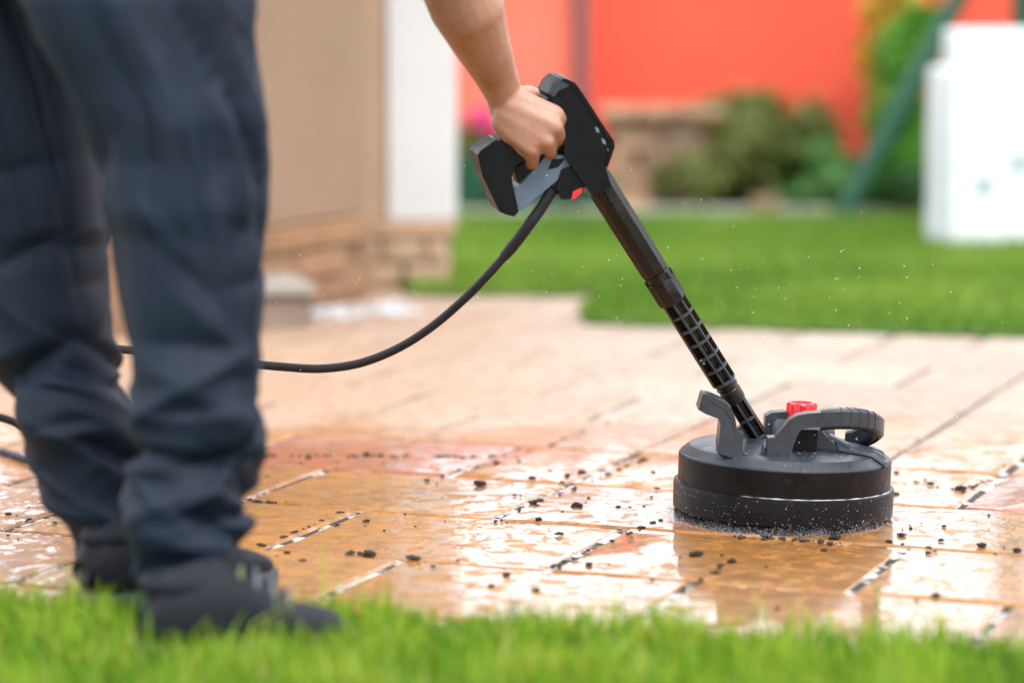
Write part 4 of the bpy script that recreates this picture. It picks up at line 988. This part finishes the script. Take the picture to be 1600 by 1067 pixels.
# ================================================================== DIRT CLUMPS
_b = bmesh.new(); bmesh.ops.create_icosphere(_b, subdivisions=1, radius=1); ICO_V = np.array([tuple(v.co) for v in _b.verts]); ICO_F = np.array([[v.index for v in f.verts] for f in _b.faces]); _b.free()
def specks(name, items, mat, parent=None, mtx=None):
    """items: (position, (sx, sy, sz)) -> one mesh of little rounded bodies"""
    P = np.array([tuple(i[0]) for i in items]); S = np.array([i[1] for i in items]); n = len(P)
    jit = 1 + nrg.uniform(-.18, .18, (n, len(ICO_V), 1)); V = (ICO_V[None] * jit * S[:, None, :] + P[:, None, :]).reshape(-1, 3)
    F = (ICO_F[None] + (np.arange(n) * len(ICO_V))[:, None, None]).reshape(-1, 3)
    if mtx is not None: m_ = np.array(mtx); V = V @ m_[:3, :3].T + m_[:3, 3]
    me = bpy.data.meshes.new(name); me.vertices.add(len(V)); me.vertices.foreach_set('co', V.astype(np.float32).ravel())
    me.loops.add(F.size); me.loops.foreach_set('vertex_index', F.astype(np.int32).ravel()); me.polygons.add(len(F)); me.polygons.foreach_set('loop_start', (np.arange(len(F)) * 3).astype(np.int32)); me.update(calc_edges=True)
    return link(name, me, mat, parent, True)
CL = [(572,709,14),(594,710,10),(483,714,10),(470,722,7),(688,713,9),(723,714,10),(717,733,9),(691,742,9),(667,749,11),(750,756,20),(776,722,14),(811,720,9),(831,746,14),(859,734,9),(887,742,12),(909,737,14),(877,752,9),(1027,762,11),(1021,736,8),(804,772,8),(833,785,16),(901,790,22),(966,791,11),(984,791,7),(842,810,12),(874,833,14),(920,881,15),(791,897,14),(768,914,12),(647,873,26),(575,866,26),(677,883,10),(448,863,12),(472,875,12),(527,819,8),(572,813,12),(837,921,14),(1088,866,22),(1143,876,14),(1128,866,7),(1304,840,20),(1288,858,12),(1223,833,14),(1423,824,8),(1408,835,16),(1389,845,14),(1470,843,11),(1450,854,10),(1451,863,14),(1534,852,16),(1589,859,20),(1475,821,9),(1463,930,16),(1432,937,9),(1555,864,6),(1399,771,14),(1401,737,10),(1454,755,12),(1446,748,8),(1430,751,8),(1501,763,20),(1214,950,10),(13,802,15),(46,810,10),(86,815,8),(28,840,5),(403,696,14),(417,743,8)]
clm = []
for s in range(7):
    bm = bmesh.new(); bmesh.ops.create_icosphere(bm, subdivisions=3, radius=1)
    for v in bm.verts:
        p = v.co.copy(); v.co = p * (1 + .55 * noise.noise(p * 1.3 + Vector((s * 5, 0, 0))) + .35 * noise.noise(p * 3.1 + Vector((0, s * 3, 0))) + .18 * noise.noise(p * 7))
        v.co.z = max(v.co.z, -.45) * .8
    me = bpy.data.meshes.new('dirt_clump'); bm.to_mesh(me); bm.free(); me.materials.append(M_DIRT); me.polygons.foreach_set('use_smooth', [True] * len(me.polygons)); clm.append(me)
REG = {}
for i, (px, py, sz) in enumerate(CL):
    p = gnd(px, py + 2); r0 = sz / 2 / pxm(p.y) * .80
    o = bpy.data.objects.new('dirt_clump', rng.choice(clm)); COL.objects.link(o); o.location = (p.x, p.y, r0 * .30)
    o.scale = (r0 * rng.uniform(.85, 1.25), r0 * rng.uniform(.8, 1.2), r0 * rng.uniform(.5, .85)); o.rotation_euler = (0, 0, rng.uniform(0, 6.28))
    reg = ('beside the far leg' if px < 100 else 'in front of the cleaner' if 1040 < px < 1345 and py > 826 else 'behind right of the cleaner' if px > 1385 and py < 800 else 'front right of the cleaner' if px >= 1345 else
           'in the far row' if py < 765 else 'in the middle rows' if py < 842 else 'near the front grass')
    REG.setdefault(reg, []).append((px, py, sz, o))
ORD = 'first second third fourth fifth sixth seventh eighth ninth tenth eleventh twelfth thirteenth fourteenth fifteenth sixteenth seventeenth eighteenth nineteenth twentieth twenty-first twenty-second twenty-third twenty-fourth twenty-fifth twenty-sixth twenty-seventh twenty-eighth'.split()
for reg, its in REG.items():
    for i, (px, py, sz, o) in enumerate(sorted(its, key=lambda t: (t[0], t[1]))):
        tag(o, '%s dark soil clump, %s from left of those %s' % ('large' if sz >= 18 else 'small', ORD[i], reg), 'dirt clump', 'dirt clumps washed out of the joints')
crumbs = []
for i in range(170):       # crumbs, most of them round the clumps
    if i % 3: c_ = CL[rng.randrange(len(CL))]; px, py = c_[0] + rng.gauss(0, 38), c_[1] + rng.gauss(0, 9)
    else: px, py = rng.uniform(380, 1600), rng.uniform(690, 940)
    p = gnd(px, py); r0 = rng.choice((.0007, .0010, .0014, .0020)); crumbs.append(((p.x, p.y, r0 * .5), (r0 * rng.uniform(.8, 1.6), r0, r0 * .8)))
tag(specks('dirt_crumbs', crumbs, M_DIRT), 'fine dark soil crumbs strewn over the wet pavers', 'soil crumbs', kind='stuff')
run = []
for a, b2, n in (((400, 712), (790, 714), 60), ((540, 864), (590, 866), 18), ((390, 782), (440, 786), 10), ((840, 898), (1040, 808), 26), ((1060, 930), (1147, 874), 18), ((800, 718), (975, 652), 22), ((765, 818), (1010, 716), 20), ((387, 862), (546, 797), 12), ((1150, 838), (1330, 850), 26), ((1500, 766), (1550, 750), 14)):
    for i in range(n):
        t = rng.random(); p = gnd(a[0] + (b2[0] - a[0]) * t, a[1] + (b2[1] - a[1]) * t); r0 = rng.uniform(.0012, .0036)
        run.append(((p.x + rng.gauss(0, .003), p.y + rng.gauss(0, .006), r0 * .3), (r0 * rng.uniform(.8, 2.2), r0, r0 * .7)))
tag(specks('joint_soil', run, M_DIRT), 'dark soil spilling from the joints between the pavers', 'soil', kind='stuff')

# ================================================================== WATER ON THE CLEANER AND IN THE AIR
beads = []
for i in range(900):
    if i < 450: a = rng.uniform(0, 2 * math.pi); r = rng.uniform(.09, .145); p = Vector((r * math.cos(a), r * math.sin(a), cone_z(r)))
    else: a = rng.uniform(math.pi, 2 * math.pi); zz = rng.uniform(.004, .078); r = .1535 if zz < .04 else .1465; p = Vector((r * math.cos(a), r * math.sin(a), zz))
    q_ = rng.choice((.0002, .0003, .0003, .0004, .0006)) * rng.uniform(.7, 1.2); beads.append((p, (q_, q_, q_)))
o = specks('water_beads', beads, M_WATER, cl, TILT); o['kind'] = 'stuff'
bm = bmesh.new(); pts = []
for k in range(90):        # pale bead of water added to draw the highlight along the ring ledge
    a = R(-118) + R(112) * k / 89; pts.append(TILT @ Vector((.1496 * math.cos(a), .1496 * math.sin(a), .0418)))
tube(bm, pts, [max(.00005, .0007 * min(1, .15 + 5 * min(k, 89 - k) / 89) * (.75 + 1.5 * noise.noise(Vector((k * .23, 0, 0))))) for k in range(90)], 8)
obj('water_glint', bm, M_WATER, cl, True)
drops = []
for i in range(6500):     # fine spray round the foot of the skirt
    a = rng.uniform(math.pi * .9, 2.15 * math.pi); r = HR + abs(rng.gauss(0, .010)) + .001; z = abs(rng.gauss(0, .006)) + .0005
    if math.cos(a) > .3: r += abs(rng.gauss(0, .02)); z *= 1.4
    q_ = rng.choice((.00013, .00015, .00018, .00022, .0003, .00036)); drops.append(((HC.x + r * math.cos(a), HC.y + r * math.sin(a), z), (q_, q_, q_)))
for i in range(300):      # drops thrown up into the air
    if i % 2: px, py = rng.gauss(1180, 230), rng.uniform(380, 800)
    else: px, py = rng.uniform(420, 1560), rng.uniform(250, 760)
    q_ = rng.choice((.0004, .0005, .0007, .0009)); drops.append((at(px, py, rng.gauss(3.95, .10)), (q_, q_, q_)))
tag(specks('water_spray', drops, M_WATER), 'fine water spray thrown out round the surface cleaner', 'spray', kind='stuff')
